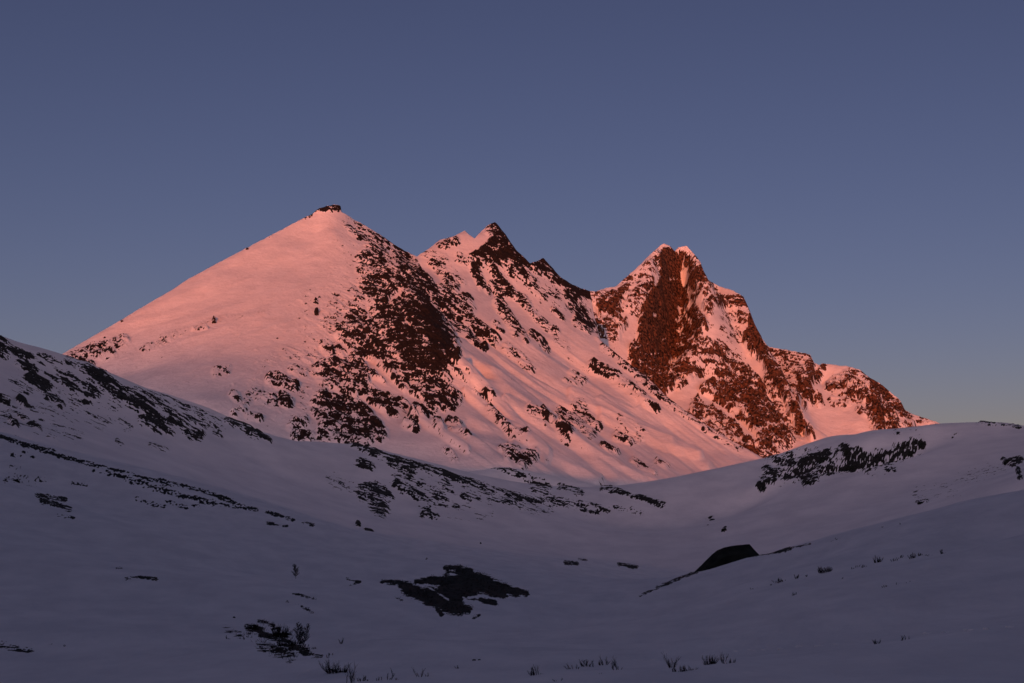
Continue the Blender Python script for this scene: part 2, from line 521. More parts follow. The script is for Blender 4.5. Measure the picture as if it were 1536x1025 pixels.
rock3 = [
    (0.55, 26, [(1035,400),(1045,430)]), (0.62, 34, [(1030,500),(1040,530),(1020,560)]), (0.6, 26, [(1070,540),(1095,560)]), (0.72, 34, [(1080,600),(1120,610),(1150,650)]),
    (0.66, 30, [(1060,620),(1100,655),(1150,672)]), (0.55, 22, [(1075,450),(1110,460),(1122,490)]), (0.5, 26, [(970,420),(950,450)]), (0.5, 20, [(960,400),(945,425)]),
    (0.6, 22, [(1170,540),(1195,560),(1205,590)]), (0.6, 20, [(1165,600),(1195,640)]), (0.55, 22, [(1260,580),(1290,585)]), (0.7, 18, [(1305,580),(1320,630)]), (0.65, 16, [(1335,600),(1350,635)]),
    (0.6, 24, [(890,450),(915,470),(920,490)]), (0.85, 20, [(975,520),(980,570)]), (0.45, 14, [(1375,632),(1410,640)]), (0.6, 12, [(1150,530),(1160,545)]),
    (-1.0, 9, [(1066,452),(1085,470),(1105,500),(1125,535)]), (-1.0, 8, [(1125,535),(1150,580),(1180,620),(1215,655)]), (-1.0, 10, [(1095,500),(1115,530)]), (-1.0, 11, [(1005,600),(1025,605),(1035,590)]),
    (-0.9, 6, [(1035,585),(1060,570),(1085,578)]), (-0.9, 5, [(1158,560),(1180,590),(1200,620),(1225,655)]), (-1.0, 12, [(1240,610),(1260,635),(1285,640)]), (-0.9, 8, [(1228,575),(1240,600)]), (-0.8, 7, [(1240,552),(1262,553)]),
    (-0.9, 10, [(935,480),(945,500),(945,530)]), (-0.8, 5, [(885,462),(893,472)]), (-0.6, 6, [(985,372),(970,388),(955,403)]), (-1.0, 4, [(1022,405),(1027,432)]), (-0.5, 8, [(1075,430),(1100,440)]),
    # wall under the forked summit
    (1.12, 13, [(1001,385),(1003,410),(998,440),(993,470),(992,500)]), (1.2, 14, [(1010,430),(1005,470),(1000,500)]),
    (1.2, 13, [(985,450),(980,490),(985,530)]), (1.0, 12, [(968,500),(970,540),(985,570)]), (1.05, 14, [(1005,520),(990,560),(995,580)]),
    (0.85, 12, [(955,530),(958,560),(960,580)]), (0.95, 10, [(950,575),(975,592),(990,600)]),
    (1.0, 13, [(1012,395),(1018,430),(1020,460)]), (0.98, 14, [(975,470),(970,510)]), (1.0, 14, [(985,540),(970,570),(980,585)]), (0.95, 12, [(1010,500),(1015,535)]),
    (-0.7, 1.8, [(1003,421),(1010,424),(1014,421)]), (-0.6, 1.5, [(998,437),(1003,438)]), (-0.6, 1.5, [(990,460),(996,457)]), (-0.7, 1.6, [(980,482),(988,482)]), (-0.5, 1.6, [(1008,450),(1012,447)]), (-0.5, 2, [(992,520),(998,515)]), (-0.6, 2, [(975,540),(982,545)]), (-0.5, 2, [(1006,548),(1000,556)]),
    # left ridge
    (0.45, 8, [(985,380),(970,400),(955,425)]), (0.75, 5, [(938,420),(945,416)]), (0.62, 12, [(960,440),(950,458),(970,450)]),
    (0.5, 14, [(975,410),(965,440)]), (0.3, 20, [(945,430),(960,420)]),
    (0.8, 7, [(880,437),(895,445),(915,445),(930,440),(940,432)]), (0.8, 9, [(900,455),(905,470)]), (0.9, 8, [(913,470),(922,460),(928,450)]),
    (0.7, 12, [(880,470),(890,490),(900,495)]), (0.7, 7, [(925,480),(932,488)]), (0.8, 5, [(938,488),(930,498)]), (-0.9, 6, [(885,462),(892,468)]),
    # second tooth and its buttress
    (0.62, 12, [(1022,385),(1035,395),(1040,382)]), (0.35, 16, [(1040,400),(1050,410)]), (0.95, 9, [(1035,430),(1045,420),(1055,412)]),
    (0.85, 8, [(1030,440),(1042,432)]), (0.6, 8, [(1058,428),(1070,430)]), (-1.0, 4, [(1024,412),(1027,430)]),
    (0.8, 8, [(1025,445),(1022,465)]), (0.85, 13, [(1040,475),(1050,490),(1035,500)]), (0.75, 15, [(1020,500),(1030,520),(1050,500)]),
    (0.8, 12, [(1015,530),(1035,525)]), (0.75, 10, [(1045,525),(1030,545),(1015,560)]), (0.7, 9, [(1060,520),(1075,525),(1085,535)]),
    (0.9, 9, [(1000,565),(1005,580)]), (0.62, 7, [(1045,545),(1030,560),(1022,572)]), (0.5, 5, [(1050,560),(1055,556)]),
    (0.4, 18, [(1060,545),(1080,555),(1100,540)]), (-0.6, 6, [(1060,505),(1075,498)]),
    # shoulder
    (0.7, 8, [(1060,460),(1075,455),(1090,448)]), (0.85, 9, [(1080,455),(1105,450),(1118,452)]), (0.6, 6, [(1066,470)]), (0.45, 18, [(1100,480),(1115,490),(1100,495)]),
    (0.4, 14, [(1120,465),(1125,475)]), (0.5, 7, [(1068,432),(1072,428)]),
    (1.15, 8, [(1130,482),(1130,505),(1140,530),(1150,545)]), (0.9, 7, [(1120,510),(1128,530)]),
    # lower buttress above the snow fan
    (0.75, 12, [(1090,565),(1110,560)]), (0.88, 22, [(1090,595),(1120,600),(1140,620)]), (1.0, 18, [(1110,590),(1130,615),(1140,640)]),
    (0.9, 16, [(1160,640),(1170,655)]), (0.75, 12, [(1060,590),(1075,585)]), (0.62, 16, [(1050,610),(1080,630),(1110,650)]),
    (0.75, 12, [(1100,640),(1120,660),(1140,670)]), (0.75, 12, [(1120,565),(1140,590)]), (0.75, 14, [(1180,660),(1150,672),(1130,678)]),
    (-0.8, 5, [(1055,600),(1080,615),(1110,640),(1135,665)]), (0.7, 10, [(1075,665),(1100,680)]),
    # third buttress
    (0.9, 9, [(1150,545),(1160,565),(1170,580)]), (0.95, 10, [(1165,570),(1175,590)]), (0.75, 8, [(1180,600),(1190,620)]), (0.95, 10, [(1190,620),(1200,640)]),
    (0.8, 6, [(1205,640),(1218,658)]), (0.5, 8, [(1150,570),(1165,600)]), (0.5, 7, [(1165,605),(1185,635)]),
    # fourth
    (0.75, 10, [(1160,530),(1185,535),(1205,535)]), (0.6, 14, [(1175,550),(1190,560),(1200,570)]), (1.0, 7, [(1214,545),(1216,570)]), (0.85, 12, [(1205,570),(1208,585)]),
    (0.8, 9, [(1200,600),(1212,603)]), (0.7, 6, [(1225,600),(1230,607)]), (0.7, 5, [(1208,612)]), (0.85, 6, [(1235,552),(1227,570)]), (0.5, 10, [(1180,580),(1195,590)]),
    # fifth
    (0.6, 10, [(1245,580),(1260,570),(1275,560)]), (0.72, 13, [(1270,575),(1290,580),(1280,590)]), (0.75, 9, [(1280,553),(1295,560)]), (0.5, 9, [(1250,602),(1270,605)]),
    (0.75, 10, [(1295,595),(1305,605)]), (0.5, 8, [(1290,615),(1300,622)]), (1.05, 9, [(1310,570),(1312,590),(1315,620),(1320,645)]), (0.95, 9, [(1325,580),(1330,600)]),
    (0.8, 12, [(1340,600),(1335,620),(1340,640)]), (0.95, 6, [(1352,610),(1355,630)]), (0.65, 8, [(1362,628),(1368,638)]), (0.35, 10, [(1380,635),(1405,640)]),
]
mat_far = terrain_material('far_mountain_snow_and_rock', (0.012, 0.009, 0.008), (0.19, 0.088, 0.05), fine=0.05, bump_scale=0.07, bump=0.7, ledge=0.5, frac=0.9)
sheet('mountain', M3, 820, 1500, 620, np.linspace(4000, 5450, 640), rock3, mat_far, along=20, scale=(44, 24, 44), rough_rock=19, ribs=22.0, strata=8.0, boost=1.1, rough_snow=2.5, snow_scale=90, seed=3, key='back', crest=[crest3])

# ------------------------------------------------------------------ front mountain: snow pyramid, rock rib, ridge of teeth
M1 = Relief(16.0)
crest1 = [(-500,700,2500),(-200,640,2700),(0,575,2900),(60,546,2960),(95,530,3000),(130,510,3040),(180,481,3110),(230,451,3180),(280,420,3260),(330,393,3340),(370,372,3400),(420,346,3480),
          (450,330,3530),(470,320,3560),(478,313,3570),(490,309,3585),(505,307,3600),(511,309,3605),(512,318,3605),(525,325,3615),(545,337,3640),
          (570,352,3670),(590,366,3700),(610,378,3740),(625,385,3780)]
M1.line(crest1, 16, back=[(150, 100), (420, 330)], jag=0.5, seed=5)
crest2 = [(625,385,3780),(645,372,3815),(660,360,3840),(680,355,3870),(697,346,3900),(704,352,3905),(712,358,3910),(722,347,3920),(732,338,3935),
          (742,333,3950),(750,341,3950),(757,350,3950),(765,362,3948),(775,376,3945),(785,385,3945),(795,395,3945),(805,392,3950),(815,387,3958),
          (825,398,3958),(840,415,3960),(855,425,3965),(870,432,3975),(885,437,3990)]
M1.line(crest2, 10, back=[(80, 80), (260, 230)], jag=0.8, seed=6)
M1.pts([(-200,740,2300),(0,650,2400),(0,610,2650),(120,560,2850),(120,610,2450),(200,560,2780),(200,620,2330),(300,600,2330),(300,550,2620),(300,500,2900),(300,450,3130),(300,410,3310),(200,500,3020),
        (420,640,2330),(420,560,2640),(420,480,2960),(420,400,3300),(500,660,2330),(500,580,2620),(500,500,2930),(500,420,3230),(500,350,3465),(470,350,3480),(520,360,3470),(440,360,3440),
        (460,440,3130),(350,400,3300)])
# rib and wall
M1.pts([(530,340,3580),(545,370,3480),(560,400,3370),(580,430,3260),(600,455,3170),(560,480,3060),(560,540,2830),(560,600,2600),(560,655,2400)])
M1.line([(600,420,3320),(625,450,3200),(645,480,3080),(660,505,2970),(672,530,2870),(683,536,2830)], 14)
M1.line([(660,470,3280),(680,500,3160),(695,530,3040),(700,560,2930)], 16)
M1.pts([(640,560,2760),(650,600,2640),(680,610,2640),(660,650,2450),(600,660,2380),(690,640,2520),(640,430,3400),(612,395,3620)])
# right face
M1.pts([(700,420,3610),(740,440,3640),(700,480,3330),(740,560,2960),(700,600,2720),(720,650,2460),(750,690,2300),(660,690,2300),
        (800,450,3690),(800,520,3350),(800,600,2960),(800,680,2500),(820,715,2320),
        (870,480,3800),(870,560,3400),(880,640,2980),(900,700,2610),(900,735,2420),
        (960,600,3300),(1000,640,3250),(1000,700,2850),(1000,745,2560),(1080,680,3140),(1080,720,2850),(1140,690,3150),(1140,720,2950)])
edge = [(885,437,3990),(890,470,3930),(900,510,3860),(930,535,3790),(970,565,3690),(1000,595,3570),(1050,632,3450),(1100,662,3320),(1140,685,3210),(1200,715,3100)]
M1.line(edge, 20, back=[(50, 55), (190, 230)])
M1.xyz([(x, 1900, z) for x, z in ((-900, -50), (-500, 0), (-100, -10), (300, -60), (700, -80))])
M1.xyz([(-1400, 2400, 50), (-1300, 3200, 100), (-600, 4300, 250), (0, 4800, 250), (1000, 3000, -60), (900, 2400, -80), (1100, 3700, -50)])
rock1 = [
    (0.8, 3.5, [(458,326),(470,319)]), (0.9, 4.5, [(478,314),(492,312),(508,313)]), (0.6, 3, [(405,354)]), (0.8, 2.5, [(370,372)]), (0.8, 2.5, [(183,481)]),
    (0.45, 7, [(522,338),(540,345)]), (0.62, 7, [(540,338),(555,350)]), (0.55, 8, [(530,346),(545,355),(560,362)]), (0.65, 8, [(565,358),(580,365)]),
    (0.72, 8, [(570,355),(590,370),(605,385),(612,395)]), (0.7, 16, [(560,380),(575,395),(585,405)]), (0.72, 15, [(550,390),(565,400),(580,410)]),
    (0.8, 16, [(575,410),(580,425),(590,440)]), (0.82, 14, [(605,410),(620,420),(635,435)]), (0.9, 16, [(600,430),(620,440),(630,450)]), (0.9, 7, [(625,408),(640,425),(655,445)]),
    (0.85, 20, [(560,430),(575,445),(590,460)]), (0.75, 14, [(600,385),(612,395)]), (0.6, 12, [(545,405),(560,420)]),
    (0.95, 30, [(585,470),(600,490),(610,500)]), (1.0, 22, [(615,470),(630,490),(640,500)]), (1.1, 20, [(640,478),(652,500),(662,520)]), (1.1, 8, [(672,530),(682,537)]),
    (0.98, 22, [(600,510),(625,530),(640,545)]), (1.05, 18, [(650,530),(655,545)]), (0.9, 18, [(610,550),(635,565),(655,572)]), (1.0, 9, [(655,555),(662,562)]),
    (0.8, 18, [(535,480),(545,490)]), (0.85, 16, [(520,500),(545,497),(570,495)]), (0.82, 18, [(530,515),(560,515),(590,530)]), (0.8, 16, [(540,540),(565,545),(585,560)]),
    (0.75, 10, [(570,555),(590,575),(605,580)]), (0.62, 10, [(488,520),(495,528)]), (0.62, 7, [(508,525),(517,538)]), (0.45, 26, [(500,480),(530,450)]), (0.25, 50, [(520,420),(540,470)]),
    (0.8, 22, [(500,560),(530,570),(550,575)]), (0.75, 14, [(560,565),(580,580)]), (0.72, 16, [(485,555),(500,575)]),
    (0.88, 22, [(490,610),(515,605),(545,620)]), (0.88, 20, [(500,635),(530,640),(555,640)]), (0.95, 16, [(530,645),(545,655)]), (0.9, 12, [(565,640),(568,652)]),
    (0.85, 16, [(570,605),(590,610),(600,602)]), (0.6, 14, [(560,590),(590,595)]), (0.82, 14, [(625,595),(650,600)]), (0.9, 12, [(645,610),(660,600),(672,605)]), (0.85, 9, [(625,618),(635,622)]),
    (0.75, 14, [(640,575),(665,590),(680,600)]), (0.7, 6, [(618,626),(622,632)]), (0.62, 5, [(608,638),(625,645)]), (0.65, 8, [(655,635),(660,645)]), (0.72, 8, [(675,635),(685,640)]),
    (0.75, 9, [(480,655),(510,660),(545,668)]), (0.62, 9, [(445,655),(465,660)]), (0.6, 9, [(440,640),(455,632)]),
    (-0.7, 4, [(553,545),(570,560),(600,590)]), (-0.8, 5, [(560,575),(600,595),(630,605)]), (-0.6, 4, [(600,440),(585,455)]), (-0.5, 3, [(608,485),(615,492)]), (-0.6, 3, [(555,552),(548,542)]),
    (-0.6, 4, [(540,600),(570,625),(580,640)]), (-0.5, 4, [(495,590),(530,600)]),
    # scattered on the left of the rib
    (0.72, 10, [(408,570),(425,575),(440,580)]), (0.5, 9, [(440,555),(455,560)]), (0.72, 9, [(425,600),(432,606)]), (0.5, 11, [(390,596),(410,600)]), (0.4, 10, [(380,590),(370,600)]),
    (0.5, 8, [(325,560),(340,555)]), (0.5, 7, [(350,592),(358,600)]), (0.6, 5, [(372,625),(390,630)]), (0.5, 7, [(352,620),(365,616)]), (0.38, 12, [(430,530),(470,540)]), (0.25, 45, [(440,560),(480,600)]),
    (0.32, 22, [(450,590),(460,610)]), (0.3, 26, [(470,500),(490,540)]), (0.13, 60, [(380,540),(470,480)]), (0.1, 60, [(300,470),(420,420)]),
    (0.8, 3, [(474,453)]), (0.85, 3, [(475,470)]), (0.8, 2.5, [(321,482)]), (0.5, 3, [(288,495),(310,492)]), (0.28, 6, [(270,500),(330,478),(400,470)]),
    (0.62, 14, [(118,535),(135,530),(160,525)]), (0.55, 10, [(160,520),(185,512)]), (0.65, 12, [(110,540),(130,550)]), (0.4, 8, [(215,525),(235,518),(260,503)]), (0.14, 30, [(200,530),(280,520),(340,540)]),
    # right face streaks
    (0.6, 8, [(650,395),(665,410),(680,425)]), (0.75, 9, [(672,418),(680,432)]), (0.7, 12, [(660,440),(680,455),(700,465)]), (0.8, 9, [(640,425),(650,445),(665,465)]),
    (0.75, 8, [(675,445),(690,452),(700,450)]), (0.75, 9, [(670,470),(690,490),(705,505)]), (0.75, 8, [(690,470),(715,490),(742,507)]), (0.7, 7, [(700,500),(715,515),(725,520)]),
    (0.7, 4, [(672,490),(680,503)]), (0.6, 6, [(672,555),(690,560),(702,565)]), (0.55, 6, [(715,595),(730,592),(738,598)]),
    (0.45, 9, [(640,378),(650,385),(665,390)]), (0.7, 7, [(672,360),(682,362)]), (0.6, 5, [(660,367),(670,370)]), (0.5, 6, [(688,384),(690,392),(700,395)]), (0.4, 6, [(675,405),(695,425)]),
    # tooth
    (1.0, 6, [(737,342),(743,336),(749,343)]), (0.85, 5, [(750,344),(765,365),(780,389),(795,397)]), (0.85, 5, [(815,390),(830,405),(850,425),(880,438)]), (0.85, 9, [(742,352),(752,362)]),
    (0.2, 60, [(380,600),(480,560)]), (0.15, 80, [(260,570),(400,520)]), (0.3, 36, [(470,460),(510,520)]), (0.28, 40, [(400,560),(460,610)]), (0.22, 30, [(530,370),(545,420)]),
    (0.7, 5, [(735,338),(743,337)]), (0.88, 11, [(740,350),(748,350)]), (0.92, 15, [(735,370),(755,370),(765,385)]), (0.88, 12, [(725,378),(745,385),(770,392),(785,395)]), (0.9, 7, [(765,365),(778,385),(792,398)]),
    (0.8, 7, [(708,390),(720,382)]), (0.7, 8, [(718,395),(728,388)]), (0.6, 8, [(765,402),(775,412),(790,415)]), (-0.5, 6, [(715,372),(728,360)]),
    (0.85, 6, [(710,400),(715,412),(724,430)]), (0.7, 4, [(724,430),(735,440)]), (0.75, 7, [(740,405),(745,415)]), (0.85, 8, [(748,418),(755,428),(765,440)]), (0.75, 8, [(738,430),(750,438)]), (0.7, 6, [(755,445),(768,438)]),
    (0.62, 7, [(775,445),(785,450),(792,462)]), (0.55, 8, [(780,410),(800,425)]), (0.45, 8, [(800,430),(815,445)]),
    (0.9, 9, [(805,400),(820,405),(835,415)]), (0.92, 9, [(835,415),(850,428),(870,440),(885,442)]), (0.75, 10, [(855,440),(865,460),(875,475)]), (0.85, 10, [(870,480),(885,490)]), (0.3, 16, [(830,440),(845,450)]),
    # lower streaks
    (0.72, 8, [(748,455),(758,470),(770,490),(776,498)]), (0.85, 5, [(772,485),(778,497)]), (0.5, 5, [(742,485),(752,498)]), (0.5, 6, [(795,465),(805,478),(820,490),(835,498)]),
    (0.75, 5, [(797,502),(810,510),(820,520)]), (0.5, 7, [(760,520),(780,535),(795,553)]), (0.35, 6, [(830,505),(850,520)]), (0.6, 4, [(830,465),(845,478)]), (0.6, 5, [(785,502),(790,512)]),
    (0.5, 5, [(850,570),(870,575)]), (0.55, 8, [(860,560),(875,568)]), (0.45, 6, [(890,490),(900,510)]), (0.75, 9, [(910,520),(925,530),(945,550)]), (0.75, 7, [(890,548),(905,555),(925,565)]),
    (0.6, 7, [(925,565),(945,580),(965,595),(980,610)]), (0.8, 5, [(970,608),(985,615)]), (0.62, 7, [(950,555),(985,590),(1010,610)]), (0.5, 6, [(1010,608),(1060,645),(1110,672)]),
    (0.55, 7, [(795,620),(815,635),(830,640)]), (0.75, 6, [(815,628),(820,640)]), (0.55, 11, [(840,620),(860,635),(885,650)]), (0.75, 9, [(843,650),(850,660)]), (0.55, 9, [(865,610),(895,640)]),
    (0.6, 8, [(690,640),(700,650)]), (0.55, 5, [(735,620),(765,650),(790,665)]), (0.75, 8, [(765,685),(785,690),(800,688)]), (0.6, 7, [(755,672),(775,680)]), (0.6, 5, [(770,690),(785,700)]),
    (0.65, 5, [(905,672),(925,680)]), (0.65, 6, [(925,655),(945,665)]), (0.5, 5, [(985,695),(1000,700)]), (0.5, 6, [(670,675),(682,690)]), (0.5, 6, [(950,690),(980,710)]), (0.35, 10, [(930,640),(960,660)]),
    (0.12, 40, [(700,660),(900,690)]), (0.12, 60, [(760,540),(900,600)]),
]
tracks = [  # avalanche chutes and drifts down the right face
    (7, 9, [(690,520),(740,560),(800,610),(860,660),(930,720),(1000,742)]), (6, 6, [(730,520),(800,570),(860,605),(930,640),(1000,672),(1050,690)]),
    (-6, 9, [(715,505),(770,550),(830,590),(890,625)]), (5, 6, [(760,600),(830,650),(900,690),(960,725),(1020,745)]), (6, 6, [(700,590),(760,640),(830,690),(900,725)]),
    (5, 8, [(860,590),(930,630),(1000,665),(1060,700)]), (-5, 8, [(820,520),(880,560),(950,600)]), (5, 7, [(690,540),(720,575),(780,640),(820,690)]), (5, 5, [(620,625),(660,650),(700,675)]),
    (4, 6, [(900,600),(960,640),(1010,668)]), (-4, 8, [(700,640),(760,660)]),
]
def flutes(X, Y, Z, px, py):
    on = smooth(660, 740, px) * smooth(440, 520, py)
    a = math.radians(36)
    t = px * math.sin(a) - py * math.cos(a)
    n = fbm(t / 16.0, (px * math.cos(a) + py * math.sin(a)) / 260.0, np.zeros_like(px), 3, 77)
    left = smooth(560, 420, px) * smooth(320, 360, py)
    n2 = fbm((px * 0.35 + py) / 14.0, (px - 0.35 * py) / 120.0, np.zeros_like(px), 4, 78)
    return 9.0 * n * on + 4.0 * n2 * left
mat_near = terrain_material('mountain_snow_and_rock', (0.012, 0.010, 0.009), (0.032, 0.021, 0.018), fine=0.09, bump_scale=0.08, bump=0.6, ledge=0.3, frac=0.8)
sheet('mountain', M1, -20, 1230, 860, np.concatenate([np.linspace(2150, 3500, 420), np.linspace(3503, 4450, 300)]), rock1, mat_near,
      along=34, scale=(27, 10, 27), rough_rock=10, rough_snow=1.8, snow_scale=110, seed=11, flute=flutes, ridges=tracks, wide=0.4, boost=1.12, fade=(0.3, 1.9), strata=8.0, key='front', crest=[crest1, crest2, edge])

# ------------------------------------------------------------------ middle hills and basin
H = Relief(14.0, 0.74)
H.line([(-500,330,760),(-200,430,830),(-80,480,870),(0,507,900),(40,520,930),(100,542,965),(170,570,1010),(240,600,1070),(330,636,1140),(400,663,1210)], 24, back=[(90, 30), (200, 70)])
H.line([(120,560,1560),(180,574,1600),(240,590,1640),(300,610,1680),(350,635,1710),(400,657,1740)], 24, back=[(120, 40), (300, 110)])
H.line([(410,664,1300),(470,666,1300),(530,668,1300),(560,680,1330),(600,690,1360),(650,706,1410),(740,731,1500),(870,757,1620),(960,768,1720)], 24, back=[(70, 14), (160, 26)])
H.line([(650,716,1880),(700,708,1920),(760,702,1980),(820,712,2000),(880,724,1990),(940,738,1930),(980,747,1880)], 24, back=[(80, 22), (250, 110)])
H.pts([(700,742,1720),(800,740,1800),(880,752,1880)])
H.line([(990,750,1860),(1020,748,1800)],24)
H.line([(1060,735,1720),(1095,715,1620),(1130,695,1520),(1200,671,1420),(1300,650,1310),(1400,637,1250),(1500,634,1200),(1536,639,1190),(1700,650,1150),(2000,660,1150)], 24, back=[(120, 25), (320, 130)])
H.pts([(-300,560,560),(0,640,500),(0,580,680),(100,600,790),(100,670,520),(200,690,600),(200,640,830),(300,720,650),(300,680,860),(400,760,690),(400,700,980),(540,795,740),(540,730,1080),(640,760,1080),
       (700,822,800),(700,770,1100),(850,836,850),(850,790,1150),(1000,852,900),(1000,800,1150),(940,790,1300),(1100,860,830),(1100,800,1080),
       (1140,742,1290),(1180,720,1310),(1250,712,1250),(1250,735,1140),(1390,680,1180),(1320,700,1180),(1390,720,1040),(1150,780,1090),(1240,795,900),(1400,755,800),(1536,700,860),(1536,735,680),(1536,670,1040),
       (1700,760,600),(1300,690,1250),(1200,690,1390)])
H.line([(1150,722,1300),(1250,715,1255),(1330,704,1215),(1385,672,1215)], 30)
H.line([(1148,700,1400),(1200,685,1370),(1290,672,1270),(1370,655,1235)], 30)
H.xyz([(-260, 300, 0), (-100, 400, -30), (0, 520, -45), (100, 620, -55), (200, 600, -50), (300, 420, -30), (320, 300, -10)])
H.xyz([(x, 2600, z) for x, z in ((-1200, -60), (-300, -60), (300, -80), (900, -80))])
rockH = [
    # left hill: crest bands and scattered crags
    (0.9, 6, [(0,512),(20,525),(45,535)]), (0.85, 8, [(0,530),(12,532)]), (0.72, 9, [(30,545),(45,552),(50,555)]), (0.88, 10, [(45,568),(60,575),(70,580)]), (0.72, 12, [(90,565),(115,578),(140,590)]),
    (0.72, 12, [(130,555),(155,575),(180,595)]), (0.88, 10, [(150,565),(180,590),(210,610)]), (0.85, 8, [(190,595),(230,625),(260,645)]), (0.85, 9, [(215,632),(235,640),(255,645)]), (0.75, 9, [(260,630),(285,650),(300,652)]),
    (0.72, 5, [(140,568),(200,590),(260,618),(310,640)]), (0.92, 6, [(30,600),(36,606)]), (0.9, 6, [(0,597),(12,602)]), (0.85, 6, [(72,595),(85,600),(92,608)]), (0.8, 4, [(15,630),(25,640)]), (0.7, 4, [(30,625),(60,645)]), (0.6, 3, [(72,655),(85,662)]),
    (0.5, 10, [(20,575),(40,585)]), (0.75, 4, [(127,605),(135,606)]), (0.5, 6, [(100,540),(120,548)]), (0.6, 5, [(60,530),(90,545)]), (0.6, 4, [(225,668),(250,675)]), (0.6, 3, [(175,662),(183,667)]),
    (0.3, 26, [(60,560),(110,590),(150,620)]), (0.25, 30, [(20,620),(100,640)]), (0.6, 4, [(320,650),(330,655)]), (0.4, 10, [(180,630),(190,640)]),
    # strip behind
    (0.5, 6, [(200,585),(250,600),(300,618),(340,635)]), (0.85, 6, [(340,632),(365,640),(385,655)]), (0.9, 4, [(385,650),(405,662)]), (0.3, 12, [(280,615),(330,640)]),
    # moraine
    (0.85, 5, [(530,668),(555,678),(600,692)]), (0.8, 6, [(570,682),(620,698),(680,715),(740,735)]), (0.75, 5, [(740,735),(800,750),(850,757)]), (0.72, 8, [(540,693),(555,700)]), (0.9, 9, [(590,695),(605,702),(615,710)]),
    (0.6, 8, [(560,678),(590,690)]), (0.82, 12, [(545,740),(560,735),(570,745)]), (0.95, 12, [(560,745),(568,758),(572,765)]), (0.72, 7, [(575,735),(585,748)]), (0.8, 7, [(595,725),(605,735)]), (0.85, 8, [(615,738),(630,745)]),
    (0.75, 8, [(635,755),(642,765)]), (0.75, 5, [(635,773),(655,775)]), (0.85, 4, [(537,787)]), (0.9, 4.5, [(548,798),(557,800)]), (0.6, 8, [(665,725),(675,735)]), (0.7, 5, [(695,745),(705,750)]), (0.45, 16, [(600,720),(640,735),(660,750)]),
    (0.45, 12, [(700,735),(780,755),(820,762)]), (0.7, 4, [(760,753),(780,750)]), (0.35, 12, [(500,720),(520,725)]), (0.5, 5, [(683,760),(688,764)]), (0.18, 30, [(640,740),(720,760)]), (0.35, 6, [(500,727),(530,735)]),
    # band behind
    (0.45, 6, [(680,692),(720,698),(760,702)]), (0.75, 5, [(740,700),(760,705),(785,715)]), (0.55, 9, [(790,718),(820,728)]), (0.7, 6, [(840,730),(860,735),(870,740)]), (0.5, 6, [(800,735),(850,755),(900,765)]), (0.7, 5, [(870,755),(890,760),(910,765)]),
    (0.75, 4, [(905,728),(935,740),(950,745)]), (0.9, 5, [(955,745),(975,752),(995,758)]), (0.4, 6, [(850,760),(880,768)]), (0.65, 3, [(885,768),(895,771)]), (0.7, 4, [(903,735),(915,738)]), (0.45, 6, [(925,760),(960,768)]),
    # crag on the right hill
    (0.6, 15, [(1155,715),(1200,706),(1260,693),(1330,688),(1375,668)]), (0.5, 10, [(1170,690),(1250,680),(1300,690)]), (0.75, 8, [(1225,705),(1260,700)]),
    (0.92, 8, [(1165,690),(1185,693),(1195,700)]), (0.85, 8, [(1150,705),(1160,712)]), (0.82, 9, [(1195,705),(1215,708),(1220,718)]), (0.98, 9, [(1205,695),(1225,688),(1240,683)]), (0.9, 6, [(1208,726),(1218,722)]),
    (0.9, 6, [(1140,728),(1145,735)]), (0.95, 8, [(1266,672),(1270,682)]), (0.75, 8, [(1255,680),(1285,678)]), (0.9, 8, [(1262,703),(1280,700),(1300,703)]), (0.75, 7, [(1290,690),(1310,697)]), (0.6, 7, [(1300,690),(1330,680)]),
    (0.9, 6, [(1340,690),(1360,682),(1372,675)]), (0.8, 6, [(1335,680),(1360,668)]), (0.85, 5, [(1378,660),(1385,668)]), (0.6, 6, [(1325,705),(1340,703)]), (0.7, 4, [(1312,715)]), (0.62, 11, [(1180,715),(1235,705),(1250,700)]),
    (0.5, 10, [(1225,690),(1250,685)]), (0.3, 7, [(1180,680),(1230,675)]), (0.5, 5, [(1150,690),(1160,685)]),
    (0.85, 4, [(1505,690),(1520,698)]), (0.8, 6, [(1510,693),(1530,690)]), (0.7, 4, [(1527,705),(1530,718)]), (0.25, 12, [(1440,720),(1500,700)]), (0.7, 3, [(1375,754),(1390,752)]), (0.2, 14, [(1380,740),(1430,735)]),
    (0.6, 3, [(1470,635),(1500,637),(1530,641)]), (0.3, 5, [(1340,650),(1370,645)]), (0.5, 3, [(1425,655),(1435,650)]), (0.85, 3, [(1086,796),(1088,792)]), (0.6, 2.5, [(1058,780),(1068,777)]),
]
mat_hill = terrain_material('hill_snow_and_heath', (0.010, 0.011, 0.010), (0.040, 0.037, 0.032), fine=0.22, bump_scale=0.15, bump=0.22, ledge=0.1, frac=0.7)
dh = np.concatenate([np.linspace(440, 1000, 300), np.linspace(1003, 1750, 260), np.linspace(1755, 2450, 150)])
sheet('hill', H, -20, 1560, 900, dh, rockH, mat_hill, along=24, scale=(15, 5, 15), rough_rock=3.0, rough_snow=0.9, snow_scale=90, seed=21, wide=0.75)

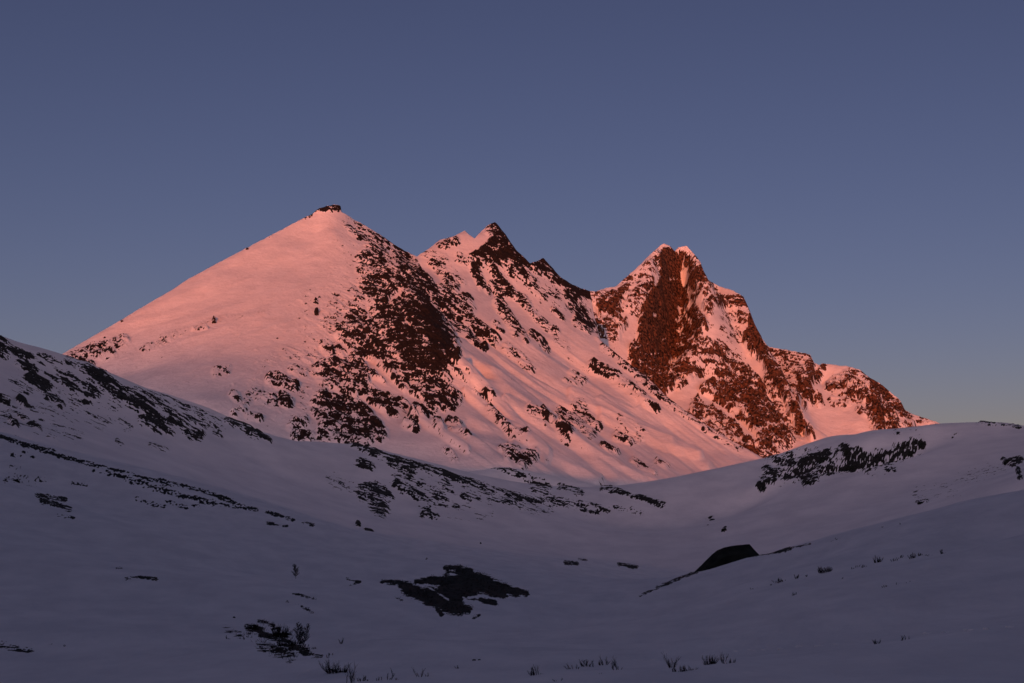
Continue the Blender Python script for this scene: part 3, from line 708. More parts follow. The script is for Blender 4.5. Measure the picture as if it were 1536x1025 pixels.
# ------------------------------------------------------------------ near ground
G = Relief(5.0, 0.66)
G.line([(-600,470,170),(-300,560,210),(0,651,260),(60,667,268),(130,686,278),(200,703,290),(300,730,310),(400,769,335),(470,786,355),(540,800,375),(620,815,395),(700,826,415),(830,838,440),(930,846,450),(1040,862,455)], 30, back=[(20, 2.5), (60, 10)])
G.line([(1900,640,110),(1700,690,118),(1536,735,130),(1400,766,155),(1300,796,180),(1240,815,200),(1180,826,196),(1130,835,198),(1090,846,200),(1045,860,196)], 26, back=[(14, 1.5), (40, 4)])
G.line([(1045,860,196),(1000,877,180),(960,897,166),(905,926,150)], 26)
G.pts([(0,1025,62),(200,1025,57),(400,1025,52),(600,1025,49),(768,1025,46),(1000,1025,42),(1250,1025,36),(1536,1025,30),
       (0,940,92),(0,860,130),(0,770,180),(0,710,220),(200,950,92),(200,870,135),(200,800,190),(200,750,240),(330,900,130),(330,800,230),(452,972,90),(444,868,190),(450,910,130),
       (560,960,88),(560,880,165),(560,828,255),(560,812,330),(690,850,225),(690,834,300),(600,880,165),(690,885,178),(690,925,132),(850,847,330),(690,965,92),(800,890,190),(800,850,270),(850,925,138),(850,960,98),(940,860,380),(950,880,300),
       (1000,960,84),(1180,870,112),(1100,885,118),(870,938,132),(1420,825,105),(1536,800,92),(1250,830,150),(1400,790,125),(1320,960,58),(1320,900,76),(1536,930,50),(1536,870,68),(1000,1000,50),
       (-300,1025,60),(-300,800,130),(1800,1025,26),(1800,800,80)])
G.line([(905,928,141),(950,920,134),(1000,909,127),(1060,897,121),(1120,884,116),(1180,871,111),(1250,857,108),(1320,843,106),(1420,828,102)], 26)
G.xyz([(0, 5, -1.75), (-12, 20, -3.0), (0, 20, -2.6), (12, 20, -1.6), (-20, -25, 3), (20, -25, 4), (0, -10, -1.0), (-40, 5, -1.5), (40, 5, 1.5), (0, 560, -40), (150, 520, -40), (-150, 520, -30)])
rockG = [
    (0.78, 4, [(0,655),(40,668),(80,678)]), (0.72, 3.5, [(60,676),(110,690),(160,702)]), (0.66, 3, [(150,700),(200,712),(260,730)]), (0.72, 3, [(240,720),(300,735),(350,752)]), (0.85, 4, [(330,745),(345,752)]), (0.75, 3.2, [(350,755),(385,766)]),
    (0.75, 3, [(400,768),(440,780)]), (0.75, 2.5, [(455,784),(470,788)]), (0.6, 5, [(160,708),(240,735),(320,755)]), (0.6, 3, [(270,740),(300,752),(380,765)]), (0.6, 2.5, [(400,785),(430,789)]),
    (0.75, 3.5, [(55,743),(75,746),(98,750)]), (0.85, 4, [(62,752),(85,757),(105,764)]), (0.6, 2.5, [(85,773),(110,777)]), (0.85, 3.5, [(8,722)]), (0.7, 3, [(17,682),(30,684)]), (0.6, 3, [(15,700),(30,703)]), (0.6, 3, [(35,678),(50,685)]),
    (0.55, 2.5, [(105,724),(130,728)]), (0.6, 4, [(205,748),(225,755),(245,760)]), (0.55, 3, [(250,752),(280,762)]), (0.55, 3, [(290,758),(300,760)]), (0.3, 9, [(20,715),(60,722)]), (0.6, 2.5, [(140,706),(152,708)]), (0.7, 3, [(205,720),(215,722)]),
    (0.85, 2.6, [(188,868),(210,866),(235,869)]), (0.5, 2, [(175,852),(182,852)]), (0.35, 6, [(0,965),(20,970),(45,974)]), (0.5, 2, [(0,962),(15,968)]),
    # bare heath patch in the hollow
    (1.3, 5, [(602,877),(615,880)]), (1.35, 9, [(612,884),(635,894),(655,903)]), (1.3, 10, [(650,900),(672,908),(688,911)]), (1.2, 6, [(690,912),(702,914)]), (1.1, 3.5, [(655,912),(662,922)]),
    (1.3, 5, [(642,884),(665,892),(690,899)]), (1.2, 6, [(606,879),(625,884)]),
    (1.3, 4, [(625,873),(645,871)]), (1.35, 7, [(648,871),(665,872)]), (1.4, 13, [(672,876),(695,876),(712,877)]), (1.4, 10, [(690,864),(712,868),(730,874)]), (1.4, 11, [(715,878),(742,882)]), (1.4, 6, [(745,878),(765,886),(775,889)]), (1.3, 4, [(758,881),(778,888),(790,891)]),
    (1.2, 7, [(664,884),(690,890)]), (1.1, 7, [(690,888),(710,893)]), (1.25, 6, [(738,890),(755,892)]), (1.2, 4.5, [(722,900),(742,905)]), (1.1, 3.5, [(668,852),(690,851)]), (1.2, 5, [(688,855),(705,857)]), (0.9, 3, [(670,858),(680,860)]),
    (0.95, 3, [(573,872),(600,874)]), (0.8, 2, [(583,876),(600,877)]), (-1.0, 1.3, [(626,877),(642,881),(656,889),(672,900)]), (-1.1, 1.6, [(676,861),(690,864)]), (-1.1, 1.8, [(704,897),(722,894),(730,897)]), (0.6, 2, [(720,922),(710,928)]), (0.5, 2, [(596,898),(603,901)]),
    (0.9, 3, [(848,844),(866,846)]), (0.9, 3, [(928,846),(955,851)]), (0.6, 2, [(868,839),(880,841)]), (0.8, 2.6, [(985,882),(1015,869),(1045,858)]), (0.6, 2, [(960,894),(985,883)]), (0.95, 3, [(1125,833),(1160,828),(1185,824)]), (0.5, 2, [(1190,822),(1215,816)]),
    (0.6, 2, [(640,838)]), (0.5, 2, [(520,868),(540,873),(525,878)]),
    # bare ground beside the small birch
    (0.95, 5, [(372,941),(390,945)]), (0.95, 5, [(392,951),(410,957),(430,962)]), (0.9, 5, [(420,962),(445,972),(460,977)]), (0.65, 3, [(388,932),(410,938)]), (0.6, 8, [(415,948),(430,955)]), (0.5, 8, [(390,968),(410,975),(435,985)]), (0.4, 4, [(455,980),(480,985)]),
    (0.6, 2, [(452,910),(470,920)]), (0.5, 2, [(440,890),(475,900)]), (0.35, 6, [(340,945),(360,952)]), (0.6, 2.5, [(497,1006),(513,1008)]),
]
mat_ground = terrain_material('snow_field_with_heath', (0.005, 0.006, 0.005), (0.022, 0.024, 0.018), fine=1.8, bump_scale=1.1, bump=0.3, frac=0.9, edge=(-0.06, 0.12))
dg = np.concatenate([np.linspace(-20, 28, 40), np.geomspace(28.5, 520, 760)])
def drifts(X, Y, Z):
    w = fbm(X / 30, Y / 30, X * 0, 2, 40)
    return (0.15 * fbm(X / 5, Y / 9, Z / 5, 3, 41) + 0.07 * fbm((X + 6 * w) / 0.9, (Y + 6 * w) / 5.0, X * 0, 3, 42)) * smooth(10, 60, Y)
# the near rows fan out from behind the viewer, so they are laid on a widened fan
def near_ground():
    G.fit()
    u = np.linspace(-0.47, 0.47, 1000)
    far_u = 0.47 + 0.9 * np.linspace(0, 1, 120)[1:] ** 1.5
    u = np.concatenate([-far_u[::-1], u, far_u])
    yy, uu = np.meshgrid(dg, u, indexing='ij')
    off = np.maximum(30.0 - 0.9 * (yy + 20), 0)
    X = uu * np.maximum(yy, 0.0) + np.sign(uu) * np.abs(uu) / 0.47 * off
    Y = yy
    Z = G.height(X, Y)
    Z = Z + 0.35 * fbm(X / 28, Y / 40, Z / 28, 3, 36) * smooth(15, 60, Y) + drifts(X, Y, Z)
    px, py = to_px(np.stack([X, np.maximum(Y, 1.0), Z], -1))
    Fd = stroke_field(px, py, rockG) * (Y > 20)
    N = gauss_uniform(fbm(X / 3.6, Y / 4.5, Z / 0.5, 7, 33, 0.92))
    rock = np.where(Fd > 0.015, Fd - N, -1.0)
    k = smooth(-0.05, 0.3, rock)
    Z = Z + k * (0.02 + 0.16 * fbm(X / 1.6, Y / 1.6, Z / 1.6, 4, 35))
    ob = grid_mesh('ground', X, Y, Z, [mat_ground], {'rock': rock})
    ob['kind'] = 'structure'
    sel = dg > 32
    ob_Z['ground'] = (u, dg[sel], Z[sel])
near_ground()

# the wide snow plain under everything, out to the horizon
v = np.linspace(-45000, 45000, 60)
PX, PY = np.meshgrid(v, v)
mat_plain = terrain_material('plain_snow', (0.02, 0.02, 0.02), (0.05, 0.05, 0.05), fine=0.002, bump_scale=0.01, bump=0.1)
pl = grid_mesh('snow_plain', PX, PY, np.full_like(PX, -110.0), [mat_plain], {'rock': np.full_like(PX, -1.0)})
pl['kind'] = 'structure'

# ------------------------------------------------------------------ unseen ridge and hill added behind the viewer to block light
RD = 24000.0
def glow_blocker_hill():  # added out of view to keep the low sky glow off the near snow
    s = np.linspace(-1500, 1500, 160)
    w = np.linspace(0, 1, 70)
    W, S = np.meshgrid(w, s, indexing='ij')
    Y = -14 - 480 * W - 0.12 * np.abs(S)
    X = S
    Z = -6 + 275 * smooth(0.0, 0.9, W) + 18 * fbm(X / 160, Y / 160, X * 0, 4, 95) * smooth(0.05, 0.4, W)
    ob = grid_mesh('hill', X, Y, Z, [mat_hill], {'rock': fbm(X / 40, Y / 40, Z / 12, 4, 96) - 0.3})
    ob['kind'] = 'structure'
glow_blocker_hill()

def sun_blocker_ridge(shade_z=136.0, at_point=(150.0, 2750.0)):  # unseen ridge added to block the sun, tilted to set the shadow edge
    run = RD - (SUN_H[0] * at_point[0] + SUN_H[1] * at_point[1])
    top = shade_z + run * math.tan(SUN_EL)
    s = np.linspace(-20000, 20000, 360)
    w = np.linspace(-4200, 4200, 60)
    W, S = np.meshgrid(w, s, indexing='ij')
    side = np.array([SUN_H[1], -SUN_H[0]])
    cx, cy = SUN_H * RD
    X = cx + side[0] * S + SUN_H[0] * W
    Y = cy + side[1] * S + SUN_H[1] * W
    prof = np.clip(1 - np.abs(W) / 4200, 0, 1)
    s0 = side[0] * at_point[0] + side[1] * at_point[1]
    crest = top + np.clip(0.26 * (S - s0), -200, 250) + 20 * (fbm(S / 2500, S * 0, S * 0, 4, 91))
    Z = -110 + (crest + 110) * prof ** 1.15 + 120 * prof * (1 - prof) * fbm(X / 1500, Y / 1500, X * 0, 4, 92)
    ob = grid_mesh('mountain', X, Y, Z, [mat_near], {'rock': fbm(X / 200, Y / 200, Z / 60, 4, 93) - 0.25})
    ob['kind'] = 'structure'
sun_blocker_ridge()

# ------------------------------------------------------------------ things
def plain_material(name, a, b, scale=3.0, rough=0.9, bump=0.3):
    m = bpy.data.materials.new(name)
    m.use_nodes = True
    nt = m.node_tree
    bs = nt.nodes['Principled BSDF']
    tc = node(nt, 'ShaderNodeTexCoord')
    n = node(nt, 'ShaderNodeTexNoise')
    n.inputs['Scale'].default_value = scale
    n.inputs['Detail'].default_value = 6
    nt.links.new(tc.outputs['Object'], n.inputs['Vector'])
    mx = node(nt, 'ShaderNodeMix', data_type='RGBA')
    mx.inputs[6].default_value = (*a, 1)
    mx.inputs[7].default_value = (*b, 1)
    mr = node(nt, 'ShaderNodeMapRange')
    mr.inputs['From Min'].default_value = 0.35
    mr.inputs['From Max'].default_value = 0.65
    nt.links.new(n.outputs['Fac'], mr.inputs['Value'])
    nt.links.new(mr.outputs[0], mx.inputs[0])
    nt.links.new(mx.outputs[2], bs.inputs['Base Color'])
    bs.inputs['Roughness'].default_value = rough
    bs.inputs['Specular IOR Level'].default_value = 0.15
    bp = node(nt, 'ShaderNodeBump')
    bp.inputs['Strength'].default_value = bump
    nt.links.new(n.outputs['Fac'], bp.inputs['Height'])
    nt.links.new(bp.outputs[0], bs.inputs['Normal'])
    return m

mat_boulder = plain_material('dark_lichen_rock', (0.006, 0.008, 0.007), (0.024, 0.028, 0.022), 0.6)
mat_stone = plain_material('mountain_boulder_rock', (0.012, 0.010, 0.009), (0.04, 0.03, 0.025), 0.3)
mat_bark = plain_material('birch_bark', (0.03, 0.025, 0.024), (0.10, 0.09, 0.085), 6.0)
mat_twig = plain_material('bare_twigs', (0.006, 0.005, 0.005), (0.020, 0.016, 0.015), 5.0)
mat_leaf = plain_material('dead_grass_and_leaves', (0.015, 0.014, 0.008), (0.05, 0.04, 0.024), 5.0)
mat_drift = plain_material('fresh_snow', (0.86, 0.86, 0.88), (0.92, 0.92, 0.93), 2.0, 0.7, 0.1)

import bmesh
def link(name, me, mat, parent=None):
    me.materials.append(mat)
    o = bpy.data.objects.new(name, me)
    COL.objects.link(o)
    if parent:
        o.parent = parent
    return o

def tag(o, label, cat, group=None, kind=None):
    o['label'] = label
    o['category'] = cat
    if group:
        o['group'] = group
    return o

def rock_mesh(name, points, cuts=3, rough=0.12, seed=0):
    """a broken block: hull of the given corner points, split and roughened"""
    bm = bmesh.new()
    for q in points:
        bm.verts.new(q)
    r = bmesh.ops.convex_hull(bm, input=bm.verts)
    bmesh.ops.delete(bm, geom=[g for g in set(r['geom_interior']) | set(r['geom_unused']) if isinstance(g, bmesh.types.BMVert)], context='VERTS')
    bmesh.ops.triangulate(bm, faces=bm.faces)
    for _ in range(cuts):
        bmesh.ops.subdivide_edges(bm, edges=bm.edges, cuts=1, use_grid_fill=True)
        bmesh.ops.triangulate(bm, faces=bm.faces)
    bm.normal_update()
    co = np.array([v.co for v in bm.verts])
    no = np.array([v.normal for v in bm.verts])
    size = np.ptp(co, axis=0).max()
    n = fbm(co[:, 0] / size * 3, co[:, 1] / size * 3, co[:, 2] / size * 3, 4, seed, 0.6, ridged=True)
    co = co + no * (n * rough * size * 0.35)[:, None]
    for v, c in zip(bm.verts, co):
        v.co = c
    me = bpy.data.meshes.new(name)
    bm.to_mesh(me)
    bm.free()
    return me

def block_points(w, dp, h, seed):
    rng = random.Random(seed)
    pts = []
    for k in range(16):
        a = 2 * math.pi * k / 16 + rng.uniform(-0.15, 0.15)
        for z, sc in ((-0.25, 0.95), (0.15, 1.0), (0.5, 0.82), (0.72, 0.5)):
            r = sc * rng.uniform(0.72, 1.05)
            pts.append((math.cos(a) * w / 2 * r, math.sin(a) * dp / 2 * r, h * z * rng.uniform(0.85, 1.0)))
    return pts

# the big dark boulder on the brow of the right slope
d0 = 203.0
prof = [(1040,861),(1052,851),(1060,841),(1069,832),(1077,826),(1086,822.5),(1096,820.5),(1110,818.5),(1124,817.5),(1127,822),(1131,829),(1139,834)]
corner = []
base = at(1092, 846, d0)
for (px, py) in prof:
    c = at(px, py, d0) - base
    corner.append((c[0], 0.0, c[2]))
    corner.append((c[0] * 0.80, -2.4, c[2] * 0.70 - 0.5))
    corner.append((c[0] * 0.84, 3.0, c[2] * 0.80 - 0.4))
    corner.append((c[0] * 0.95, 0.5, -4.0))
    corner.append((c[0] * 0.8, -2.4, -4.0))
o = link('boulder', rock_mesh('boulder', corner, 3, 0.035, 5), mat_boulder)
o.location = base + np.array([0, 0, 0.02])
tag(o, 'large black flat-topped boulder on the brow of the right snow slope', 'boulder')

def stone(sheet_key, px, py, wpx, hpx, label, group=None, mat=None, seed=0, name='boulder', sink=0.25):
    p = ground_at(sheet_key, px, py)
    k = p[1] / F_PX
    me = rock_mesh(name, block_points(wpx * k, wpx * k * 0.55, hpx * k, seed), 2, 0.12, seed)
    o = link(name, me, mat or mat_boulder)
    o.location = p - np.array([0, 0, hpx * k * sink])
    tag(o, label, 'rock', group)
    return o

stone('front', 475, 455, 6, 4, 'upper of two black boulders alone on the middle of the pink snow face', mat=mat_stone, seed=1)
stone('front', 475, 472, 7, 6, 'lower of two black boulders alone on the middle of the pink snow face', mat=mat_stone, seed=2)
stone('front', 321, 483, 7, 5, 'black boulder alone on the left half of the pink snow face', mat=mat_stone, seed=3)
stone('front', 371, 374, 5, 5, 'dark boulder breaking the skyline halfway up the left ridge of the snow pyramid', mat=mat_stone, seed=4)
stone('front', 183, 482.5, 4, 4, 'small dark boulder on the skyline low on the left ridge of the snow pyramid', mat=mat_stone, seed=5)
stone('front', 157, 507, 4, 4, 'small dark boulder on pink snow just below the lowest left skyline', mat=mat_stone, seed=6)
stone('front', 416, 508, 4, 3, 'tiny dark stone on pink snow left of the lone boulders', mat=mat_stone, seed=7)
stone('hill', 538, 788, 8, 4, 'small dark rock on the snowy hollow, upper left of a pair', seed=11)
stone('hill', 552, 799, 14, 5, 'flat dark rock low in the snowy hollow, lower right of a pair', seed=12)
stone('hill', 670, 820, 5, 4, 'single dark rock on snow just above the near brow', seed=13)
stone('hill', 721, 816, 3, 5, 'thin upright dark stone on snow just above the near brow', seed=14)
stone('hill', 731, 826, 4, 3, 'small dark stone right at the near brow below the upright stone', seed=15)
stone('hill', 1086, 796, 9, 7, 'dark rock alone on the smooth snow above the large boulder', seed=16)
stone('hill', 1069, 780, 10, 3, 'low dark ledge of rock upper left of the lone rock above the large boulder', seed=17)
stone('hill', 1062, 788, 4, 2, 'tiny dark stone beside the lone rock above the large boulder', seed=18)
stone('hill', 1270, 681, 8, 16, 'tall black block standing in the crag on the right hill', seed=19)
stone('hill', 1382, 668, 10, 9, 'black block at the right end of the crag on the right hill', seed=20)
stone('hill', 1212, 726, 11, 9, 'black block at the bottom tip of the crag on the right hill', seed=21)
stone('hill', 1145, 733, 7, 6, 'dark block at the left foot of the crag on the right hill', seed=22)
stone('hill', 1235, 692, 14, 11, 'broad black block in the middle left of the crag on the right hill', seed=23)
stone('hill', 1367, 681, 14, 9, 'slanting black block in the right half of the crag on the right hill', seed=24)
stone('hill', 1276, 703, 18, 8, 'long black block along the foot of the crag on the right hill', seed=25)
stone('hill', 1429, 657, 4, 4, 'small dark stone on bare snow right of the crag', seed=26)
stone('hill', 1512, 694, 13, 8, 'dark block at the right edge of the picture above the near slope', seed=27)
stone('hill', 1382, 755, 14, 4, 'low dark rock on snow above the brow of the right slope', seed=28)
stone('ground', 351, 927, 5, 4, 'small black stone on near snow above the twiggy bare patch', seed=29)
stone('ground', 23, 722, 14, 5, 'flat black rock on the near snow at the left edge', seed=30)
stone('ground', 341, 749, 10, 6, 'round black rock on the crest of the near left slope', seed=31)
stone('ground', 1366, 768, 6, 3, 'small black stone on the brow of the near right slope', seed=32)
stone('ground', 711, 991, 7, 4, 'larger of two small black stones on the near snow', seed=33)
stone('ground', 719, 990.5, 5, 3, 'smaller of two small black stones on the near snow', seed=34)

# ---- bare birches and twigs
class Tubes:
    def __init__(self):
        self.v, self.f = [], []
    def tube(self, a, b, ra, rb, n=4):
        a, b = np.array(a, float), np.array(b, float)
        ax = b - a
        L = np.linalg.norm(ax)
        if L < 1e-6:
            return
        ax /= L
        t = np.array([0, 0, 1.0]) if abs(ax[2]) < 0.9 else np.array([1.0, 0, 0])
        e1 = np.cross(ax, t); e1 /= np.linalg.norm(e1)
        e2 = np.cross(ax, e1)
        i0 = len(self.v)
        for c, r in ((a, ra), (b, rb)):
            for k in range(n):
                w = 2 * math.pi * k / n
                self.v.append(c + r * (math.cos(w) * e1 + math.sin(w) * e2))
        for k in range(n):
            self.f.append((i0 + k, i0 + (k + 1) % n, i0 + n + (k + 1) % n, i0 + n + k))
        self.f.append(tuple(i0 + n + k for k in range(n)))
    def mesh(self, name):
        me = bpy.data.meshes.new(name)
        me.from_pydata([tuple(q) for q in self.v], [], self.f)
        me.update()
        return me

def grow(T, p, d, length, r, depth, rng, spread, twig_r):
    """one shoot with side shoots, curving slightly upward"""
    n = 4
    for i in range(n):
        d2 = d + np.array([rng.gauss(0, 0.12), rng.gauss(0, 0.12), 0.06])
        d2 /= np.linalg.norm(d2)
        q = p + d2 * length / n
        r2 = max(r * (1 - 0.2), twig_r * 0.6)
        T.tube(p, q, r, r2, 5 if r > 0.02 else 3)
        if depth > 0 and (i > 0 or depth < 2):
            for _ in range(2 if depth > 1 else 3):
                a = rng.uniform(0, 2 * math.pi)
                s = rng.uniform(0.5, 1.0) * spread
                dd = d2 + s * np.array([math.cos(a), math.sin(a), rng.uniform(0.0, 0.35)])
                dd /= np.linalg.norm(dd)
                grow(T, q, dd, length * rng.uniform(0.42, 0.6), max(r2 * 0.55, twig_r), depth - 1, rng, spread, twig_r)
        p, d, r = q, d2, r2

def birch(px, py, hpx, wpx, label, stems, seed):
    rng = random.Random(seed)
    p = ground_at('ground', px, py)
    k = p[1] / F_PX
    h, w = hpx * k, wpx * k
    root = bpy.data.objects.new('birch_tree', None)
    COL.objects.link(root)
    root.location = p
    tag(root, label, 'tree')
    tr, br = Tubes(), Tubes()
    for sidx in range(stems):
        a = 2 * math.pi * sidx / stems + rng.uniform(-0.4, 0.4)
        lean = 0.0 if stems == 1 else rng.uniform(0.10, 0.24)
        b = np.array([math.cos(a) * lean * 0.2, math.sin(a) * lean * 0.2, -0.15])
        d = np.array([math.cos(a) * lean, math.sin(a) * lean, 1.0])
        hh = h * rng.uniform(0.85, 1.0)
        steps = 9
        r0 = 0.032 * h / 2
        for i in range(steps):
            q = b + d * (hh + 0.15) / steps + np.array([rng.gauss(0, 0.02) * h, rng.gauss(0, 0.02) * h, 0])
            tr.tube(b, q, r0 * (1 - i / (steps + 1.5)), r0 * (1 - (i + 1) / (steps + 1.5)), 6)
            f = (i + 1) / steps
            if f > 0.22:
                reach = w * 0.5 * math.sin(math.pi * min(1, 0.2 + 0.75 * f)) ** 0.8
                for _ in range(5):
                    a2 = rng.uniform(0, 2 * math.pi)
                    dd = np.array([math.cos(a2), math.sin(a2), rng.uniform(0.5, 1.2)])
                    dd /= np.linalg.norm(dd)
                    grow(br, q, dd, reach * rng.uniform(0.7, 1.15), 0.008 * h / 2, 1, rng, 0.7, max(0.0045 * h / 2, 0.17 * k))
            b = q
    link('trunk', tr.mesh('trunk'), mat_bark, root)
    link('branches', br.mesh('branches'), mat_twig, root)
    return root

birch(444, 868.5, 22, 12, 'small bare birch standing alone on the open snow', 1, 3)
birch(452, 972, 38, 17, 'bare many-stemmed birch rising from the dark bare patch', 3, 8)

def shrub_mesh(h, w, stems, rng, twig, matted=0.5):
    T = Tubes()
    for i in range(stems):
        a = rng.uniform(0, 2 * math.pi)
        b = np.array([rng.uniform(-0.5, 0.5) * w, rng.uniform(-0.3, 0.3) * w, -0.06])
        out = rng.uniform(0.1, 0.7)
        d = np.array([math.cos(a) * out + 0.8 * b[0] / max(w, 0.05), math.sin(a) * out * 0.6, 1.0])
        d /= np.linalg.norm(d)
        tall = rng.uniform(0.35, 1.0) if rng.random() > matted else rng.uniform(0.2, 0.45)
        grow(T, b, d, h * tall, twig * 1.5, 1, rng, 0.6, twig)
    return T.mesh('shrub')

def shrub(px, py, hpx, wpx, stems, label, group=None, seed=0, name='dwarf_shrub', cat='shrub', mat=None, matted=0.4, twig=None):
    rng = random.Random(seed * 7 + 1)
    p = ground_at('ground', px, py)
    k = p[1] / F_PX
    me = shrub_mesh(0.85 * hpx * k, wpx * k, stems, rng, twig or max(0.005, 0.22 * k), matted)
    o = link(name, me, mat or mat_twig)
    o.location = p
    tag(o, label, cat, group)
    return o

# foreground plants along the lower edge
shrub(505, 1010, 20, 26, 60, 'dense black low bush at the lower edge left of the thin upright stems', seed=1, matted=0.6)
shrub(522, 1026, 42, 4, 2, 'tall thin upright stem at the lower edge beside the dense black bush', seed=2, matted=0.0)
shrub(533, 1025, 30, 12, 5, 'loose spray of thin stems right of the tall upright stem at the lower edge', seed=3, matted=0.0)
shrub(554, 1021, 9, 34, 30, 'long low mat of dark twigs at the lower edge', seed=4)
shrub(584, 1019, 16, 5, 4, 'upright dark sprig with a twiggy foot at the lower edge, left of the forked stem', seed=5)
shrub(590, 1020, 5, 16, 10, 'low dark twigs beside the upright sprig at the lower edge', seed=6)
shrub(628, 1016, 15, 9, 4, 'thin forked stem leaning left at the lower edge', seed=7, matted=0.0)
shrub(640, 1015, 13, 6, 5, 'short spiky sprig right of the thin forked stem', seed=8)
shrub(685, 1003, 6, 7, 7, 'tiny dark tuft below the two small stones', seed=9)
shrub(803, 1013, 15, 18, 18, 'round spiky shrub alone in the middle of the lower edge', seed=10)
shrub(860, 1004, 10, 16, 10, 'pale brown tuft at the left end of the middle row of shrubs', seed=11, mat=mat_leaf)
shrub(882, 1000, 16, 20, 16, 'broad spiky shrub in the middle row near the lower edge', seed=12)
shrub(904, 998, 14, 10, 12, 'short dark spiky shrub right of the broad one in the middle row', seed=13)
shrub(926, 1005, 20, 14, 8, 'thin wispy shrub at the right end of the middle row', seed=14, matted=0.1)
shrub(898, 1011, 4, 6, 6, 'tiny tuft below the middle row of shrubs', seed=15)
shrub(836, 1022, 7, 10, 8, 'brownish tuft at the very bottom edge', seed=16, mat=mat_leaf)
shrub(1009, 1002, 24, 8, 10, 'tall wispy stems at the left of the largest dark clump', seed=17, matted=0.2)
shrub(1025, 1007, 10, 34, 60, 'largest dark clump, long and low, near the lower edge', seed=18, matted=0.6)
shrub(1064, 997, 15, 14, 44, 'compact black clump with fine stems, between two other clumps', seed=19, matted=0.5)
shrub(1087, 993, 22, 5, 4, 'thin upright stems left of the small right-hand dark clump', seed=20, matted=0.0)
shrub(1095, 995, 8, 17, 30, 'small low dark clump at the right end of the lower shrubs', seed=21, matted=0.5)
shrub(1316, 966, 9, 10, 9, 'small spiky sprig beside the animal tracks, left of a forked one', seed=22, matted=0.2)
shrub(1354, 961, 11, 14, 5, 'small forked sprig beside the animal tracks, right of a spiky one', seed=23, matted=0.1)
shrub(1182, 987, 3, 6, 6, 'tiny low tuft below the animal tracks', seed=24)
# row on the right slope
shrub(1170, 874, 7, 16, 22, 'dark twiggy shrub at the left end of the row on the right slope', seed=30)
shrub(1196, 868, 7, 6, 8, 'small pointed shrub left of the long dense one in the right slope row', seed=31)
shrub(1239, 859, 9, 22, 50, 'long dense dark shrub in the row on the right slope', seed=32)
shrub(1316, 844, 10, 8, 26, 'tall round dark shrub in the row on the right slope', seed=33)
shrub(1368, 838, 9, 8, 16, 'dark shrub in the right half of the row on the right slope', seed=34)
shrub(1413, 831, 9, 8, 12, 'spiky shrub at the right end of the row on the right slope', seed=35)
small = 'small bare tuft in the row of shrubs on the right snow slope'
for i, (x, y, h, w, n) in enumerate([(1157,878,3,7,7),(1211,865,4,4,5),(1278,854,4,4,5),(1286,851,5,7,9),(1296,851,5,8,10),(1341,842,5,7,8),(1348,838,6,8,9),(1379,834,5,7,9),(1388,834,4,6,7),(1395,834,3,5,5),
                                     (1262,869,4,3,3),(1130,884,3,9,7)]):
    shrub(x, y, h, w, n, small, 'small tufts in the shrub row on the right slope', seed=40 + i)
shrub(1192, 893, 5, 10, 8, 'lone small shrub below the row on the right slope', seed=60)
shrub(1327, 881, 5, 8, 10, 'brown tuft below the right half of the row on the right slope', seed=61, mat=mat_leaf)
low = 'faint low tuft in the lower line of grass on the right snow slope'
for i, (x, y, h, w, n) in enumerate([(1317,885,2,5,5),(1346,877,4,6,6),(1357,875,3,6,5),(1367,872,2,6,5)]):
    shrub(x, y, h, w, n, low, 'faint tufts below the shrub row', seed=70 + i)
brow = 'tiny twig tuft on the skyline brow of the right snow slope'
for i, (x, y, h, w, n) in enumerate([(1248,812,3,4,5),(1255,810,4,3,5),(1325,791,3,5,5),(1350,787,3,5,5)]):
    shrub(x, y, h, w, n, brow, 'tufts on the brow of the right slope', seed=80 + i)
# around the bare patch by the birch
shrub(420, 956, 17, 18, 60, 'round dark bush in the bare patch left of the many-stemmed birch', seed=90)
shrub(378, 944, 8, 20, 40, 'dark low bush at the left end of the bare patch by the birch', seed=91)
shrub(428, 969, 9, 22, 40, 'dark low bush in the middle of the bare patch by the birch', seed=92)
shrub(510, 966, 10, 9, 7, 'wispy pale sprig alone on snow right of the many-stemmed birch', seed=93, matted=0.1)
patch = 'small dark tuft scattered around the bare patch by the many-stemmed birch'
rng = random.Random(4)
for i in range(26):
    t = rng.random()
    x = 345 + 150 * t + rng.uniform(-10, 10)
    y = 945 + 38 * t + rng.uniform(-6, 14)
    shrub(x, y, rng.uniform(3, 7), rng.uniform(4, 9), rng.randint(5, 10), patch, 'tufts around the bare patch', seed=100 + i)
up = 'small dark tuft on open snow between the two birches'
for i, (x, y, h, w, n) in enumerate([(431,904,4,5,7),(446,907,3,5,6),(450,893,4,6,6),(470,899,4,8,8),(459,914,4,8,9),(467,920,3,8,8),(443,892,2,5,4)]):
    shrub(x, y, h, w, n, up, 'tufts between the two birches', seed=140 + i)
far_left = 'faint low tuft on the snow at the lower left edge'
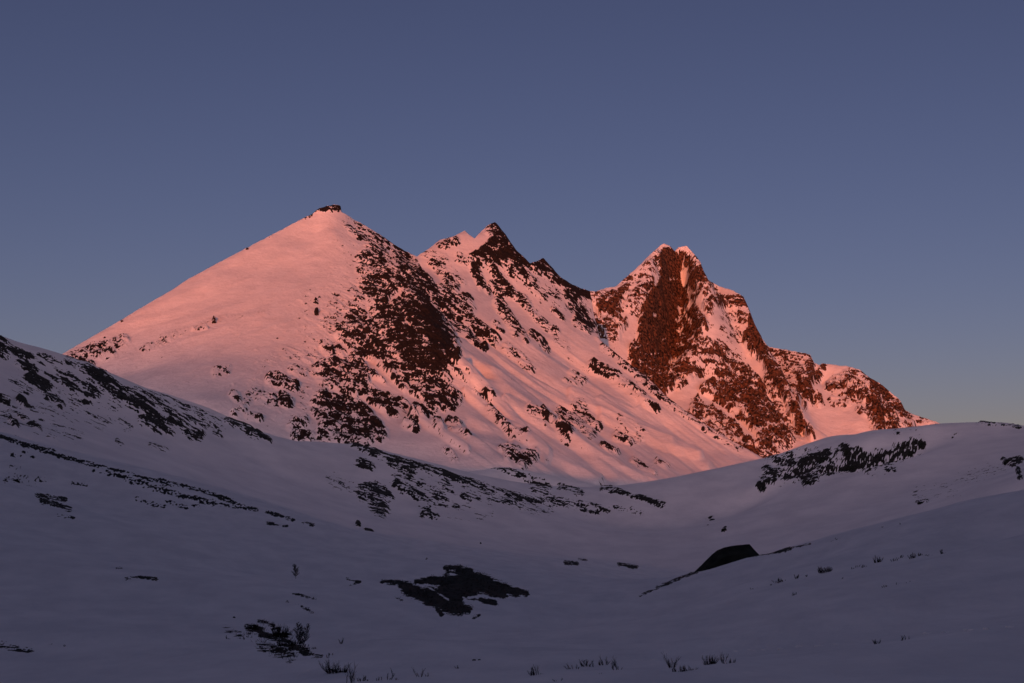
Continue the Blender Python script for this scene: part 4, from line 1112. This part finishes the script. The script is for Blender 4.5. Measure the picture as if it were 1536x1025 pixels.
for i, (x, y, h, w, n) in enumerate([(4,966,3,10,8),(16,972,4,10,10),(27,975,3,9,8),(42,976,2,9,6),(97,970,4,5,5),(75,967,3,3,4)]):
    shrub(x, y, h, w, n, far_left, 'tufts at the lower left edge', seed=150 + i)

# animal track: small kicked-up rims of snow
bm = bmesh.new()
rng = random.Random(9)
for (px, py) in [(957,991),(982,990),(1105,977.5),(1127,976),(1148,975),(1172,973.5),(1200,970.5),(1228,969.5),(1253,967),(1392,950.5),(1420,949),(1455,945.5),(1483,943.5),(1515,941)]:
    p = ground_at('ground', px, py)
    k = p[1] / F_PX
    for j in range(5):
        q = Vector(p) + Vector((rng.uniform(-4.5, 4.5) * k, rng.uniform(-0.2, 0.2), 0.004))
        m = bmesh.ops.create_icosphere(bm, subdivisions=2, radius=1.0)
        for v_ in m['verts']:
            v_.co = Vector((v_.co.x * 0.075, v_.co.y * 0.06, v_.co.z * 0.045)) + q
me = bpy.data.meshes.new('snow_track')
bm.to_mesh(me)
bm.free()
o = link('snow_track', me, mat_drift)
o['kind'] = 'structure'

# wiry heath standing on the bare ground
rng = random.Random(77)
T = Tubes()
spots = []
while len(spots) < 1500:
    if rng.random() < 0.72:
        spots.append((rng.uniform(565, 800), rng.uniform(846, 926)))
    else:
        spots.append((rng.uniform(355, 500), rng.uniform(928, 992)))
sx = np.array([q[0] for q in spots])
sy = np.array([q[1] for q in spots])
cover = stroke_field(sx, sy, rockG)
for (x, y), c in zip(spots, cover):
    if c < rng.uniform(0.15, 0.6):
        continue
    p = ground_at('ground', x, y)
    k = p[1] / F_PX
    for _ in range(4):
        a = rng.uniform(0, 6.3)
        b = p + np.array([rng.uniform(-0.25, 0.25), rng.uniform(-0.3, 0.3), -0.03])
        h = rng.uniform(0.08, 0.30)
        T.tube(b, b + np.array([math.cos(a) * h * 0.7, math.sin(a) * h * 0.7, h]), 0.3 * k, 0.12 * k, 3)
o = link('heath', T.mesh('heath'), mat_twig)
o['kind'] = 'stuff'
tag(o, 'dark wiry heath covering the bare patches of ground in the near snow', 'heath')
